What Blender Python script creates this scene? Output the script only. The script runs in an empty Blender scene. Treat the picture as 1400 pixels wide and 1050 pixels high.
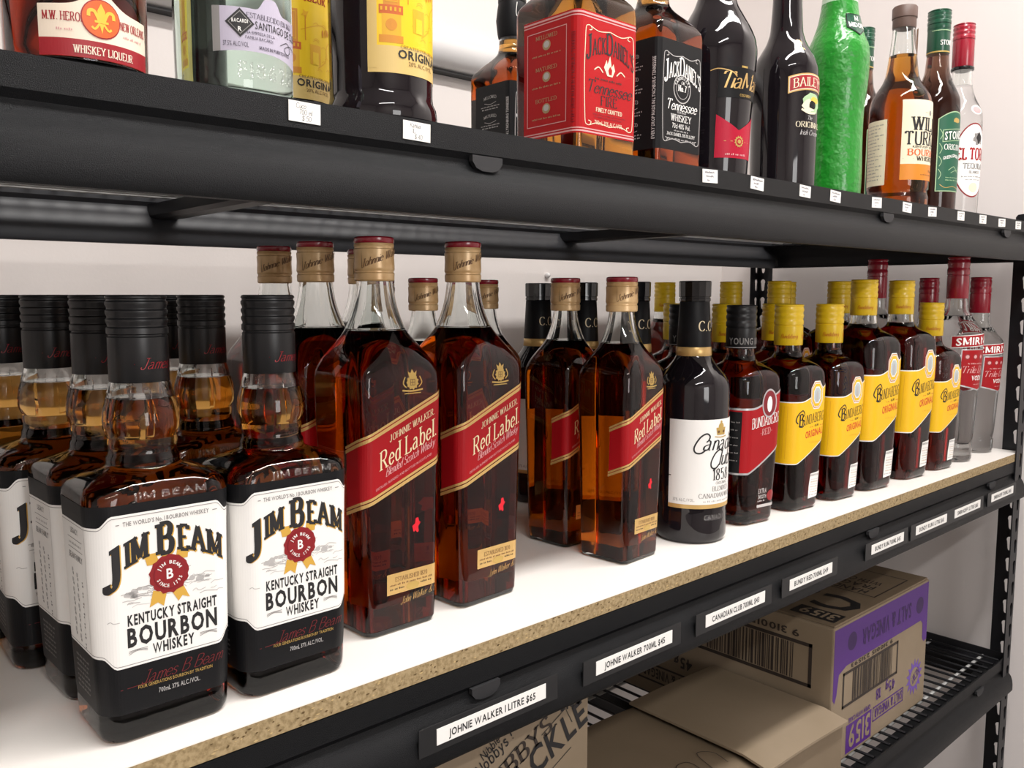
import bpy, bmesh, math, random
from mathutils import Vector, Matrix
from mathutils.geometry import tessellate_polygon

random.seed(7)
scene = bpy.context.scene
COL = scene.collection
# ------------------------------------------------------------------ camera
# shelf frame: X along the shelf, Y into the shelf, Z up; the camera stands at x = y = 0, 1.30 m up
CZ = 1.30
F_PX = 1170.0
_vx = Vector(((2002 - 700) / F_PX, (525 - 403) / F_PX, -1.0)).normalized()
_up = Vector((0, 1, -_vx.y / _vx.z)).normalized()
_vy = _up.cross(_vx)
cam_d = bpy.data.cameras.new('camera'); cam = bpy.data.objects.new('camera', cam_d); COL.objects.link(cam)
cam_d.sensor_width = 36.0; cam_d.lens = 36.0 * F_PX / 1400.0; cam_d.clip_start = 0.02
_m = Matrix((_vx, _vy, _up)).to_4x4(); _m.translation = (0, 0, CZ)
cam.matrix_world = _m
scene.camera = cam
# ------------------------------------------------------------------ light
scene.view_settings.view_transform = 'Standard'; scene.view_settings.look = 'None'
scene.view_settings.gamma = 1.0; scene.view_settings.use_curve_mapping = False
scene.view_settings.exposure = 0.0
world = bpy.data.worlds.new('world'); scene.world = world; world.use_nodes = True
world.node_tree.nodes['Background'].inputs[0].default_value = (1.0, 0.95, 0.92, 1)
world.node_tree.nodes['Background'].inputs[1].default_value = 0.15
def area(name, loc, sx, sy, power, col=(1, .972, .945)):
    l = bpy.data.lights.new(name, 'AREA'); l.shape = 'RECTANGLE'; l.size = sx; l.size_y = sy
    l.energy = power; l.color = col
    o = bpy.data.objects.new(name, l); COL.objects.link(o); o.location = loc
    return o
area('ceiling_light', (0.85, 0.04, 2.57), 1.5, 0.14, 34)
area('ceiling_light', (-0.4, -1.2, 2.57), 1.25, 0.14, 28)
_w = area('added_front_light', (0.25, -2.05, 1.35), 0.75, 0.9, 17, (1, .985, .97)); _w.rotation_euler = (math.radians(90), 0, 0)   # fill light added behind the camera to supply frontal light
scene.cycles.max_bounces = 14; scene.cycles.transmission_bounces = 14; scene.cycles.glossy_bounces = 4
scene.cycles.diffuse_bounces = 4; scene.cycles.transparent_max_bounces = 16
scene.cycles.sample_clamp_indirect = 4.0

# ------------------------------------------------------------------ materials
MATS = {}
def mat(name, col, rough=.5, metal=0., ior=1.5, trans=0., coat=0., bump=None, absorb=None, spec=None, noise=None, sss=0):
    m = bpy.data.materials.new(name); m.use_nodes = True
    nt = m.node_tree; b = nt.nodes['Principled BSDF']
    b.inputs['Base Color'].default_value = (*col, 1); b.inputs['Roughness'].default_value = rough
    b.inputs['Metallic'].default_value = metal; b.inputs['IOR'].default_value = ior
    b.inputs['Transmission Weight'].default_value = trans; b.inputs['Coat Weight'].default_value = coat
    if spec is not None: b.inputs['Specular IOR Level'].default_value = spec
    if sss:
        b.inputs['Subsurface Weight'].default_value = sss; b.inputs['Subsurface Radius'].default_value = (.01, .01, .01)
    tc = None
    if bump or noise:
        tc = nt.nodes.new('ShaderNodeTexCoord')
    if bump:
        sc, st, dist = bump
        n = nt.nodes.new('ShaderNodeTexNoise'); n.inputs['Scale'].default_value = sc; n.inputs['Detail'].default_value = 2
        nt.links.new(tc.outputs['Object'], n.inputs['Vector'])
        bp = nt.nodes.new('ShaderNodeBump'); bp.inputs['Strength'].default_value = st; bp.inputs['Distance'].default_value = dist
        nt.links.new(n.outputs['Fac'], bp.inputs['Height']); nt.links.new(bp.outputs['Normal'], b.inputs['Normal'])
    if noise:
        sc, c2, lo, hi = noise
        n = nt.nodes.new('ShaderNodeTexNoise'); n.inputs['Scale'].default_value = sc; n.inputs['Detail'].default_value = 4
        nt.links.new(tc.outputs['Object'], n.inputs['Vector'])
        r = nt.nodes.new('ShaderNodeValToRGB')
        r.color_ramp.elements[0].position = lo; r.color_ramp.elements[1].position = hi
        r.color_ramp.elements[0].color = (*c2, 1); r.color_ramp.elements[1].color = (*col, 1)
        nt.links.new(n.outputs['Fac'], r.inputs['Fac']); nt.links.new(r.outputs['Color'], b.inputs['Base Color'])
    if absorb:
        v = nt.nodes.new('ShaderNodeVolumeAbsorption'); sig = max(absorb)
        v.inputs['Density'].default_value = sig * 1.02
        v.inputs['Color'].default_value = (*[1 - a / (sig * 1.02) for a in absorb], 1)
        nt.links.new(v.outputs['Volume'], nt.nodes['Material Output'].inputs['Volume'])
    MATS[name] = m
    return m
def hx(s):
    r = [int(s[i:i + 2], 16) / 255 for i in (0, 2, 4)]
    return tuple(c / 12.92 if c <= .04045 else ((c + .055) / 1.055) ** 2.4 for c in r)
mat('wall_paint', hx('e3dcd8'), .6, noise=(3, hx('dcd5d1'), .3, .7), bump=(220, .12, .001))
mat('wall_side', hx('e5dedb'), .6)
mat('ceiling_paint', hx('e8e4e0'), .8)
mat('floor_vinyl', hx('5f5c59'), .4, noise=(30, hx('53504d'), .4, .6))
mat('black_steel', (.0065, .007, .008), .36, spec=.17, bump=(2300, .9, .0005), noise=(1500, (.04, .04, .043), .2, .34))
mat('black_steel_plain', (.009, .009, .011), .4, spec=.35); mat('lit_wire', (.42, .42, .41), .4); mat('rear_steel_lit', (.03, .031, .035), .45)  # cross wires and rear beams lightened in colour for light bounced onto them
mat('wire_steel', (.035, .035, .04), .35)
mat('black_board', (.02, .02, .022), .6)
mat('melamine', hx('f4efe9'), .35)
mat('pipe_white', hx('d9d7d6'), .3)
mat('chipboard', hx('a8936e'), .85, noise=(300, hx('877350'), .35, .6), bump=(500, .4, .0006))
mat('chip_dark', hx('5b4526'), .9); mat('chip_light', hx('c0a676'), .9)
mat('carton', hx('7d6d58'), .75, noise=(9, hx('756550'), .35, .65))
mat('carton_light', hx('8d7d68'), .75, noise=(9, hx('85755f'), .35, .65))
mat('carton_in', hx('5d4c37'), .9)
mat('ink', (.012, .011, .012), .6); mat('ink_brown', (.03, .02, .015), .7)
mat('purple', hx('4f2478'), .55); mat('purple_light', hx('6d4fa0'), .6)
mat('white_paper', hx('f1efeb'), .55); mat('cream_paper', hx('e9dfc2'), .55)
mat('grey_print', hx('b9b6b4'), .6); mat('mid_print', hx('8b8886'), .6)
mat('black_label', (.008, .008, .009), .45, spec=.18)
mat('black_cap', (.010, .010, .011), .36, spec=.4)
mat('black_gloss', (.006, .006, .007), .08)
mat('gold', hx('d2ad6c'), .32, metal=.35); mat('gold_print', hx('bf9f57'), .4, metal=.2)
mat('gold_cap', hx('e6c18c'), .30, metal=.12, noise=(60, hx('d8ae76'), .4, .6))
mat('brown_print', hx('6e4a2a'), .5)
mat('red_cap', hx('9c1a2e'), .25, coat=.4); mat('red_print', hx('a01020'), .4); mat('wax_red', hx('8a1a20'), .35)
mat('jw_red', hx('a00f18'), .45, spec=.25); mat('jw_dark', hx('8c0d18'), .35); mat('bright_red', hx('d8162a'), .4)
mat('sig_red', hx('6b161b'), .5); mat('ribbon', hx('d2a441'), .5); mat('jw_text', hx('e9d7ae'), .4)
mat('yellow_cap', hx('f0c81c'), .35, coat=.15); mat('yellow_label', hx('f2bd0c'), .45); mat('orange_print', hx('c9601a'), .5)
mat('orange_red', hx('d0381b'), .5); mat('silver', hx('c9c9cb'), .3, metal=.6); mat('pale_blue', hx('b9c3c6'), .5)
mat('dark_red_print', hx('7c1220'), .4)
mat('kahlua_yellow', hx('f0c81e'), .4); mat('kahlua_tan', hx('d9bb74'), .4); mat('kahlua_orange', hx('d38a1c'), .45); mat('kahlua_gold', hx('e3ab1a'), .45)
mat('jd_red', hx('b0161b'), .5, spec=.2); mat('jd_red_dark', hx('9c1a20'), .4); mat('tan_print', hx('a88a64'), .5)
mat('pink_print', hx('d8a0a0'), .5)
mat('lavender', hx('b9b2c4'), .45); mat('lav_text', hx('4b4553'), .5)
mat('green_cap', hx('0f4a33'), .28, coat=.3); mat('green_label', hx('1b5a41'), .45); mat('pale_green', hx('a9c79a'), .5)
mat('orange_label', hx('d98421'), .45); mat('stopper', hx('5f4a42'), .5); mat('tax_strip', hx('d2a185'), .6)
mat('magenta', hx('b21332'), .4, spec=.25); mat('heron_cream', hx('ecdcc8'), .5); mat('heron_orange', hx('d8622a'), .45); mat('heron_gold', hx('f0bf45'), .4)
mat('heron_red', hx('9c1622'), .45)
mat('holder_plastic', (.018, .018, .019), .4, spec=.3)
# glass and what is in it
mat('clear_glass', (.96, .98, .97), 0, ior=1.5, trans=1)
mat('whisky', (.99, .98, .97), 0, ior=1.42, trans=1, absorb=(11, 33, 82))
mat('bourbon', (.99, .98, .97), 0, ior=1.42, trans=1, absorb=(7.5, 21, 52))
mat('dark_rum', (.99, .98, .97), 0, ior=1.42, trans=1, absorb=(17, 58, 105))
mat('red_rum', (.99, .98, .97), 0, ior=1.42, trans=1, absorb=(15, 42, 90))
mat('vodka', (1, 1, 1), 0, ior=1.33, trans=1, absorb=(.3, .2, .2))
mat('white_rum', (.97, .99, .98), 0, ior=1.42, trans=1, absorb=(5.5, 2.2, 3.6))
mat('ginger_wine', (.98, .97, .95), 0, ior=1.42, trans=1, absorb=(52, 75, 88))
mat('fire_whisky', (.99, .98, .97), 0, ior=1.42, trans=1, absorb=(5, 15, 42))
mat('heron_liquor', (.99, .98, .97), 0, ior=1.42, trans=1, absorb=(24, 66, 110))
mat('black_glass', (.008, .006, .008), .04, ior=1.5)
mat('brown_glass', (.014, .008, .006), .04, ior=1.5)
mat('midori_green', (.012, .24, .018), .3, coat=.3, bump=(95, .6, .004), sss=.2)
mat('midori_frost', hx('bcd8bd'), .35)

_e = bpy.data.materials.new('embossed_glass'); _e.use_nodes = True; MATS['embossed_glass'] = _e
_n = _e.node_tree; _n.nodes.clear(); _o = _n.nodes.new('ShaderNodeOutputMaterial'); _x = _n.nodes.new('ShaderNodeMixShader'); _x.inputs[0].default_value = .22
_t = _n.nodes.new('ShaderNodeBsdfTransparent'); _g = _n.nodes.new('ShaderNodeBsdfGlossy'); _g.inputs['Roughness'].default_value = .12
_z = _n.nodes.new('ShaderNodeTexNoise'); _z.inputs['Scale'].default_value = 500; _b = _n.nodes.new('ShaderNodeBump'); _b.inputs['Distance'].default_value = .003; _c = _n.nodes.new('ShaderNodeTexCoord')
for a_, b_ in ((_c.outputs['Object'], _z.inputs['Vector']), (_z.outputs['Fac'], _b.inputs['Height']), (_b.outputs['Normal'], _g.inputs['Normal']), (_t.outputs[0], _x.inputs[1]), (_g.outputs[0], _x.inputs[2]), (_x.outputs[0], _o.inputs['Surface'])): _n.links.new(a_, b_)

# ------------------------------------------------------------------ object helpers
def tag(o, label=None, cat=None, group=None, kind=None):
    if label: o['label'] = label
    if cat: o['category'] = cat
    if group: o['group'] = group
    if kind: o['kind'] = kind
    return o
def link_mesh(name, me, parent=None):
    o = bpy.data.objects.new(name, me); COL.objects.link(o)
    if parent is not None: o.parent = parent
    return o
def empty(name, loc=(0, 0, 0), rz=0.):
    o = bpy.data.objects.new(name, None); COL.objects.link(o); o.empty_display_size = .02
    o.location = loc; o.rotation_euler = (0, 0, rz)
    return o
def build(name, V, Fc, m, parent=None, smooth=False, angle=None):
    me = bpy.data.meshes.new(name); me.from_pydata([tuple(v) for v in V], [], Fc); me.validate()
    ms = m if isinstance(m, (list, tuple)) else [m]
    for k in ms: me.materials.append(MATS[k])
    bm = bmesh.new(); bm.from_mesh(me); bmesh.ops.recalc_face_normals(bm, faces=bm.faces); bm.to_mesh(me); bm.free()
    if smooth:
        for p in me.polygons: p.use_smooth = True
        if angle: me.set_sharp_from_angle(angle=math.radians(angle))
    return link_mesh(name, me, parent)
def boxmesh(name, lo, hi, m, parent=None, bev=0.):
    me = bpy.data.meshes.new(name); bm = bmesh.new(); bmesh.ops.create_cube(bm, size=1)
    for v in bm.verts: v.co = [lo[i] + (v.co[i] + .5) * (hi[i] - lo[i]) for i in range(3)]
    if bev: bmesh.ops.bevel(bm, geom=bm.edges[:], offset=bev, segments=2, affect='EDGES', profile=.6)
    bm.to_mesh(me); bm.free(); me.materials.append(MATS[m])
    return link_mesh(name, me, parent)
def copy_tree(o, parent=None):
    c = o.copy(); COL.objects.link(c); c.parent = parent
    for ch in list(o.children): copy_tree(ch, c)
    return c
def extrude_x(name, prof, x0, x1, m, parent=None, smooth=False):
    """closed (y,z) outline extruded along x"""
    n = len(prof); V = [(x, y, z) for x in (x0, x1) for y, z in prof]
    Fc = [(i, (i + 1) % n, n + (i + 1) % n, n + i) for i in range(n)] + [tuple(range(n)), tuple(range(2 * n - 1, n - 1, -1))]
    return build(name, V, Fc, m, parent, smooth, 35)
def tube(name, pts, r, m, parent=None, n=6):
    V = []; Fc = []; P = [Vector(p) for p in pts]
    for i, p in enumerate(P):
        d = (P[min(i + 1, len(P) - 1)] - P[max(i - 1, 0)]).normalized()
        a = d.orthogonal().normalized() if i == 0 else (a - d * a.dot(d)).normalized()
        b = d.cross(a)
        V += [p + (a * math.cos(t) + b * math.sin(t)) * r for t in [2 * math.pi * k / n for k in range(n)]]
    for i in range(len(P) - 1):
        for k in range(n): Fc.append((i * n + k, i * n + (k + 1) % n, (i + 1) * n + (k + 1) % n, (i + 1) * n + k))
    Fc += [tuple(range(n)), tuple(range((len(P) - 1) * n, len(P) * n))]
    return build(name, V, Fc, m, parent, True, 50)

# ------------------------------------------------------------------ lofted bottle shapes
def pchip(xs, ys, x):
    n = len(xs)
    if x <= xs[0]: return ys[0]
    if x >= xs[-1]: return ys[-1]
    h = [xs[i + 1] - xs[i] for i in range(n - 1)]; d = [(ys[i + 1] - ys[i]) / h[i] for i in range(n - 1)]
    m = [d[0]] + [0 if d[i - 1] * d[i] <= 0 else 2 * d[i - 1] * d[i] / (d[i - 1] + d[i]) for i in range(1, n - 1)] + [d[-1]]
    i = max(k for k in range(n - 1) if xs[k] <= x)
    t = (x - xs[i]) / h[i]
    return ((1 + 2 * t) * (1 - t) ** 2 * ys[i] + t * (1 - t) ** 2 * h[i] * m[i] + t * t * (3 - 2 * t) * ys[i + 1] + t * t * (t - 1) * h[i] * m[i + 1])
class Loft:
    """keys in millimetres: (z, half_x, half_y, corner_radius); a 2-tuple (z, r) is round"""
    def __init__(s, keys, sx=1., sz=1., flute=None, chamfer=False):
        K = [(k[0], k[1], k[1], k[1]) if len(k) == 2 else k for k in keys]
        s.k = [(k[0] * sz * .001, k[1] * sx * .001, k[2] * sx * .001, k[3] * sx * .001) for k in K]
        s.flute = flute; s.cs = 2 if chamfer else 9
        s.z = [k[0] for k in s.k]
    def at(s, z):
        a, b, r = (pchip(s.z, [k[i] for k in s.k], z) for i in (1, 2, 3))
        r = min(r, .985 * a, .985 * b)
        return a, b, r
    def ring(s, z, inset=0.):
        a, b, r = s.at(z); a -= inset; b -= inset; r = max(r - inset, .0008); r = min(r, .985 * a, .985 * b)
        P = []
        for q, (cx, cy) in enumerate(((a - r, -(b - r)), (a - r, b - r), (-(a - r), b - r), (-(a - r), -(b - r)))):
            a0 = -math.pi / 2 + q * math.pi / 2
            for k in range(s.cs):
                t = a0 + math.pi / 2 * k / (s.cs - 1)
                P.append((cx + r * math.cos(t), cy + r * math.sin(t)))
            nx = [(a, 0), (0, b), (-a, 0), (0, -b)][q]
            P.append(nx)
        if s.flute and s.flute[0] < z < s.flute[1]:
            e = math.sin(math.pi * (z - s.flute[0]) / (s.flute[1] - s.flute[0])) ** .5
            P = [(x * (1 + e * f), y * (1 + e * f)) for i, (x, y) in enumerate(P) for f in [(.022 if i % 2 else -.022)]]
        return [(x, y, z) for x, y in P]
    def zs(s, z0, z1):
        out = [z0]
        for i in range(len(s.z) - 1):
            n = max(1, min(6, int((s.z[i + 1] - s.z[i]) / .003)))
            if s.flute and s.z[i] >= s.flute[0] - .002 and s.z[i + 1] <= s.flute[1] + .002: n = max(n, 5)
            for k in range(n):
                z = s.z[i] + (s.z[i + 1] - s.z[i]) * k / n
                if z0 + .0004 < z < z1 - .0004: out.append(z)
        return out + [z1]
    def solid(s, name, z0, z1, m, parent, inset=0.):
        R = [s.ring(z, inset) for z in s.zs(z0, z1)]; n = len(R[0]); V = [p for r in R for p in r]
        Fc = [(i * n + k, i * n + (k + 1) % n, (i + 1) * n + (k + 1) % n, (i + 1) * n + k) for i in range(len(R) - 1) for k in range(n)]
        Fc += [tuple(range(n)), tuple(range((len(R) - 1) * n, len(R) * n))]
        return build(name, V, Fc, m, parent, True, 42)
    def shell(s, name, z0, z1, t, m, parent):
        zz = s.zs(z0, z1); O = [s.ring(z) for z in zz]; I = [s.ring(z, t) for z in zz]; n = len(O[0]); L = len(zz)
        V = [p for r in O for p in r] + [p for r in I for p in r]; h = L * n
        Fc = []
        for i in range(L - 1):
            for k in range(n):
                a, b, c, d = i * n + k, i * n + (k + 1) % n, (i + 1) * n + (k + 1) % n, (i + 1) * n + k
                Fc += [(a, b, c, d), (h + d, h + c, h + b, h + a)]
        for k in range(n):
            k2 = (k + 1) % n; T = (L - 1) * n
            Fc += [(h + k, h + k2, k2, k), (T + k, T + k2, h + T + k2, h + T + k)]
        return build(name, V, Fc, m, parent, True, 42)
    def __call__(s, u, z, off):
        a, b, r = s.at(z); sg = 1 if u >= 0 else -1; u = abs(u); L1 = a - r; A = math.pi / 2 * r; L2 = 2 * (b - r)
        if u <= L1: p = (u, -b); n = (0, -1)
        elif u <= L1 + A:
            t = (u - L1) / r; n = (math.sin(t), -math.cos(t)); p = (a - r + r * n[0], -(b - r) + r * n[1])
        elif u <= L1 + A + L2: p = (a, -(b - r) + (u - L1 - A)); n = (1, 0)
        elif u <= L1 + 2 * A + L2:
            t = (u - L1 - A - L2) / r; n = (math.cos(t), math.sin(t)); p = (a - r + r * n[0], b - r + r * n[1])
        else: p = (a - r - (u - L1 - 2 * A - L2), b); n = (0, 1)
        return (sg * (p[0] + n[0] * off), p[1] + n[1] * off, z)
def lathe(name, prof, m, parent, n=40, angle=35, sides=None):
    N = sides or n
    V = [(r * .001 * math.cos(2 * math.pi * k / N), r * .001 * math.sin(2 * math.pi * k / N), z * .001) for z, r in prof for k in range(N)]
    L = len(prof)
    Fc = [(i * N + k, i * N + (k + 1) % N, (i + 1) * N + (k + 1) % N, (i + 1) * N + k) for i in range(L - 1) for k in range(N)]
    Fc += [tuple(range(N)), tuple(range((L - 1) * N, L * N))]
    return build(name, V, Fc, m, parent, True, angle)
def cyl(r, z0=0., rz=0.):
    r *= .001
    return lambda u, z, off: ((r + off) * math.sin(u / r), -(r + off) * math.cos(u / r), z)
def plane(o, U, Vv):
    o, U, Vv = Vector(o), Vector(U).normalized(), Vector(Vv).normalized(); N = U.cross(Vv)
    f = lambda u, v, off: o + U * u + Vv * v + N * off
    f.flat = True
    return f

# ------------------------------------------------------------------ lettering
# pen-stroke skeletons on a 100-high capital; L = straight stroke, C = curved stroke
SK = {
'A': 'L 0 0 38 100;L 38 100 78 0;L 14 36 64 36', 'B': 'L 8 0 8 100;C 8 100 40 100 56 90 58 76 50 60 34 53 8 53;C 8 53 42 53 60 44 64 27 56 8 38 0 8 0',
'C': 'C 68 80 56 96 38 100 16 90 4 65 4 35 16 10 38 0 56 4 70 20', 'D': 'L 8 0 8 100;C 8 100 38 100 62 86 72 50 62 14 38 0 8 0',
'E': 'L 8 0 8 100;L 8 100 58 100;L 8 52 46 52;L 8 0 60 0;L 58 100 58 84;L 60 0 60 17', 'F': 'L 8 0 8 100;L 8 100 58 100;L 8 52 46 52;L 58 100 58 84',
'G': 'C 68 80 56 96 38 100 16 90 4 65 4 35 16 10 38 0 56 4 70 18;L 70 46 70 4;L 48 46 76 46', 'H': 'L 8 0 8 100;L 68 0 68 100;L 8 52 68 52',
'I': 'L 10 0 10 100', 'J': 'C 36 100 36 60 36 24 30 2 16 -4 2 6 2 18;L 14 100 50 100', 'K': 'L 8 0 8 100;L 64 100 8 42;L 26 58 68 0',
'L': 'L 8 0 8 100;L 8 0 58 0;L 58 0 58 20', 'M': 'L 8 0 8 100;L 8 100 46 12;L 46 12 84 100;L 84 100 84 0', 'N': 'L 8 0 8 100;L 8 100 68 0;L 68 0 68 100',
'O': 'C 40 100 16 90 4 65 4 35 16 10 40 0 64 10 76 35 76 65 64 90 40 100', 'P': 'L 8 0 8 100;C 8 100 42 100 60 90 62 74 54 54 36 47 8 47',
'R': 'L 8 0 8 100;C 8 100 42 100 58 90 60 74 52 56 36 50 8 50;L 32 50 68 0', 'S': 'C 54 82 46 97 30 100 12 94 6 76 14 60 34 50 52 40 58 22 48 5 30 0 12 4 4 20',
'T': 'L 34 0 34 100;L 0 100 68 100;L 0 100 0 84;L 68 100 68 84', 'U': 'C 8 100 8 60 8 26 18 4 38 0 58 4 68 26 68 60 68 100', 'V': 'L 0 100 38 0;L 38 0 76 100',
'W': 'L 0 100 26 0;L 26 0 50 100;L 50 100 74 0;L 74 0 100 100', 'Y': 'L 0 100 36 48;L 72 100 36 48;L 36 48 36 0', 'X': 'L 0 0 68 100;L 0 100 68 0', 'Z': 'L 4 100 62 100;L 62 100 4 0;L 4 0 64 0',
'Q': 'C 40 100 16 90 4 65 4 35 16 10 40 0 64 10 76 35 76 65 64 90 40 100;L 46 22 78 -10',
'a': 'C 8 52 20 62 34 58 40 44 40 20 42 4 52 2;C 40 38 20 34 4 24 4 8 16 0 30 4 40 18', 'b': 'L 8 0 8 100;C 8 44 20 60 38 60 50 46 50 16 38 0 20 0 8 14',
'c': 'C 44 48 32 61 18 56 4 40 4 18 18 2 32 0 46 12', 'd': 'L 44 0 44 100;C 44 44 32 60 16 58 4 42 4 16 16 0 32 0 44 14', 'e': 'C 5 34 46 34 44 50 28 61 14 54 4 36 6 14 20 0 34 2 46 14',
'f': 'C 40 90 34 100 24 96 18 80 18 50 18 0;L 4 60 36 60', 'g': 'C 44 44 30 60 14 56 4 38 10 16 26 10 44 26;C 44 60 44 10 42 -20 26 -30 8 -22', 'h': 'L 8 0 8 100;C 8 40 22 60 38 58 44 44 44 0',
'i': 'L 8 0 8 60;L 8 78 8 86', 'k': 'L 8 0 8 100;L 42 60 8 26;L 20 36 46 0', 'l': 'L 8 0 8 100', 'm': 'L 8 0 8 60;C 8 40 20 60 34 56 38 42 38 0;C 38 40 50 60 64 56 68 42 68 0',
'n': 'L 8 0 8 60;C 8 40 22 60 38 56 44 42 44 0', 'o': 'C 26 60 10 54 4 30 10 6 26 0 42 6 48 30 42 54 26 60', 'r': 'L 8 0 8 60;C 8 36 18 56 34 58',
's': 'C 38 50 28 61 12 56 6 44 18 34 34 26 40 12 26 0 12 2 4 12', 't': 'C 16 82 16 40 16 12 24 0 36 4;L 4 60 32 60', 'u': 'C 8 60 8 30 10 8 24 0 40 14;L 44 60 44 0', 'y': 'L 4 60 26 4;C 48 60 34 24 20 -18 8 -28 0 -24',
'w': 'L 0 60 18 0;L 18 0 34 60;L 34 60 52 0;L 52 0 68 60', 'v': 'L 0 60 24 0;L 24 0 46 60', '1': 'L 22 0 22 100;L 22 100 4 84', '2': 'C 6 78 14 98 32 100 50 90 50 70 36 44 4 0;L 4 0 56 0',
'3': 'C 6 84 18 99 34 98 50 84 46 62 24 54;C 24 54 48 48 56 26 44 4 24 0 6 10 4 20', '5': 'L 12 100 50 100;L 12 100 8 56;C 8 56 26 66 46 56 54 30 44 6 24 0 6 12', '8': 'C 30 100 12 90 10 74 22 58 44 44 52 24 44 4 28 0 10 6 6 24 16 44 38 58 48 76 44 94 30 100',
'6': 'C 48 90 34 100 18 88 6 56 6 24 18 2 34 0 50 12 52 36 40 54 22 54 8 40', '7': 'L 4 100 54 100;L 54 100 20 0', '0': 'C 30 100 12 84 6 50 12 16 30 0 48 16 54 50 48 84 30 100', '4': 'L 42 0 42 100;L 42 100 2 30;L 2 30 58 30',
'9': 'C 10 8 30 0 46 20 52 60 46 90 28 100 10 88 8 62 20 46 40 50 50 66', '$': 'C 54 82 46 92 30 94 12 88 8 74 16 60 34 50 52 40 56 22 46 9 30 6 12 10 6 22;L 30 -8 30 108',
'&': 'C 70 40 56 10 34 0 12 6 6 24 18 44 42 66 46 88 32 100 18 90 20 70 40 36 74 0', "'": 'L 6 100 4 78', '.': 'L 4 0 8 8', '%': 'L 4 0 60 100;C 14 98 4 84 14 66 26 84 14 98;C 50 34 40 16 50 2 62 18 50 34', '/': 'L 0 -6 40 106', '-': 'L 4 40 34 40', '!': 'L 8 30 8 100;L 8 0 8 8',
}
def catmull(P, n=4):
    out = []
    for i in range(len(P) - 1):
        p0, p1, p2, p3 = P[max(i - 1, 0)], P[i], P[i + 1], P[min(i + 2, len(P) - 1)]
        for k in range(n):
            t = k / n
            out.append(tuple(.5 * (2 * p1[j] + (p2[j] - p0[j]) * t + (2 * p0[j] - 5 * p1[j] + 4 * p2[j] - p3[j]) * t * t + (3 * p1[j] - p0[j] - 3 * p2[j] + p3[j]) * t ** 3) for j in (0, 1)))
    return out + [P[-1]]
def stroke_poly(P, wf):
    """quads along a 2-D polyline, pen width wf(direction)"""
    V = []; Fc = []; n = len(P)
    for i in range(n):
        a, b = P[max(i - 1, 0)], P[min(i + 1, n - 1)]; dx, dy = b[0] - a[0], b[1] - a[1]; l = math.hypot(dx, dy) or 1
        w = wf(dx / l, dy / l) / 2
        V += [(P[i][0] - dy / l * w, P[i][1] + dx / l * w), (P[i][0] + dy / l * w, P[i][1] - dx / l * w)]
    for i in range(n - 1): Fc.append((2 * i, 2 * i + 1, 2 * i + 3, 2 * i + 2))
    return V, Fc
PENS = {'serif': (15, 5, 9, 0), 'slab': (29, 12, 9, 0), 'fat': (20, 8, 8, 0), 'script': (13, 4.5, 0, .32), 'hand': (8, 8, 0, .12), 'signature': (7, 4, 0, .45), 'pen': (13, 13, 0, 0), 'block': (18, 16, 0, 0)}
GC = {}
def sk_glyph(c, pen):
    key = (c, pen)
    if key in GC: return GC[key]
    th, tn, sf, sl = PENS[pen]; V = []; Fc = []; xs = [0]
    def put(v, f):
        o = len(V); V.extend(v); Fc.extend([tuple(o + i for i in q) for q in f])
    for st in SK.get(c, '').split(';'):
        if not st: continue
        t = st.split(); q = [float(k) for k in t[1:]]; P = [(q[i], q[i + 1]) for i in range(0, len(q), 2)]
        xs += [p[0] for p in P]
        line = t[0] == 'L'
        put(*stroke_poly(P if line else catmull(P), lambda dx, dy: tn + (th - tn) * abs(dy) ** 1.3))
        if sf and line and abs(P[1][1] - P[0][1]) > 40:
            for x, y in P:
                if abs(y) < 2 or abs(y - 100) < 2 or abs(y - 60) < 2:
                    if c in 'AVMNWv' and ((y > 50) == (c in 'AM')) and c != 'M' and c != 'W' and c != 'N': continue
                    w = th / 2 + sf; d = tn * .9 * (1 if y < 30 else -1)
                    put([(x - w, y), (x + w, y), (x + w, y + d), (x - w, y + d)], [(0, 1, 2, 3)])
    V = [((x + y * sl) / 100, y / 100) for x, y in V]
    GC[key] = (V, Fc, (max(xs) + (22 if sf or pen in ('pen', 'block') else 12) + (th - 14) * .5) / 100 if c != ' ' else .38)
    return GC[key]
def warm_fonts():
    """outline glyphs of Blender's own font, regular and bold, cached once"""
    chars = "ABCDEFGHIJKLMNOPQRSTUVWXYZabcdefghijklmnopqrstuvwxyz0123456789$&.,'/%-!:"
    jobs = []
    for kind, off in (('sans', 0.), ('bold', .022), ('heavy', .036)):
        for c in chars:
            if c == 'M' and kind != 'sans': continue
            cu = bpy.data.curves.new('glyph', 'FONT'); cu.body = c; cu.resolution_u = 2; cu.offset = off * (.3 if c == 'W' else 1); cu.size = 1
            o = bpy.data.objects.new('glyph', cu); COL.objects.link(o); jobs.append((kind, c, o, cu))
    bpy.context.view_layer.update(); dg = bpy.context.evaluated_depsgraph_get()
    for kind, c, o, cu in jobs:
        me = o.evaluated_get(dg).to_mesh()
        k = 1 / .729
        V = [(v.co.x * k, v.co.y * k) for v in me.vertices]; Fc = [tuple(p.vertices) for p in me.polygons]
        x0 = min((v[0] for v in V), default=0); x1 = max((v[0] for v in V), default=.3)
        GC[(c, kind)] = ([(x - x0, y) for x, y in V], Fc, x1 - x0 + (.13 if kind == 'sans' else .15 if kind == 'bold' else .16))
    for kind, c, o, cu in jobs:
        bpy.data.objects.remove(o); bpy.data.curves.remove(cu)
    for kind in ('sans', 'bold', 'heavy'): GC[(' ', kind)] = ([], [], .36)
warm_fonts()
def glyph(c, font):
    if font in PENS: return sk_glyph(c, font)
    return GC.get((c, font)) or sk_glyph(c, 'block')

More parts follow.
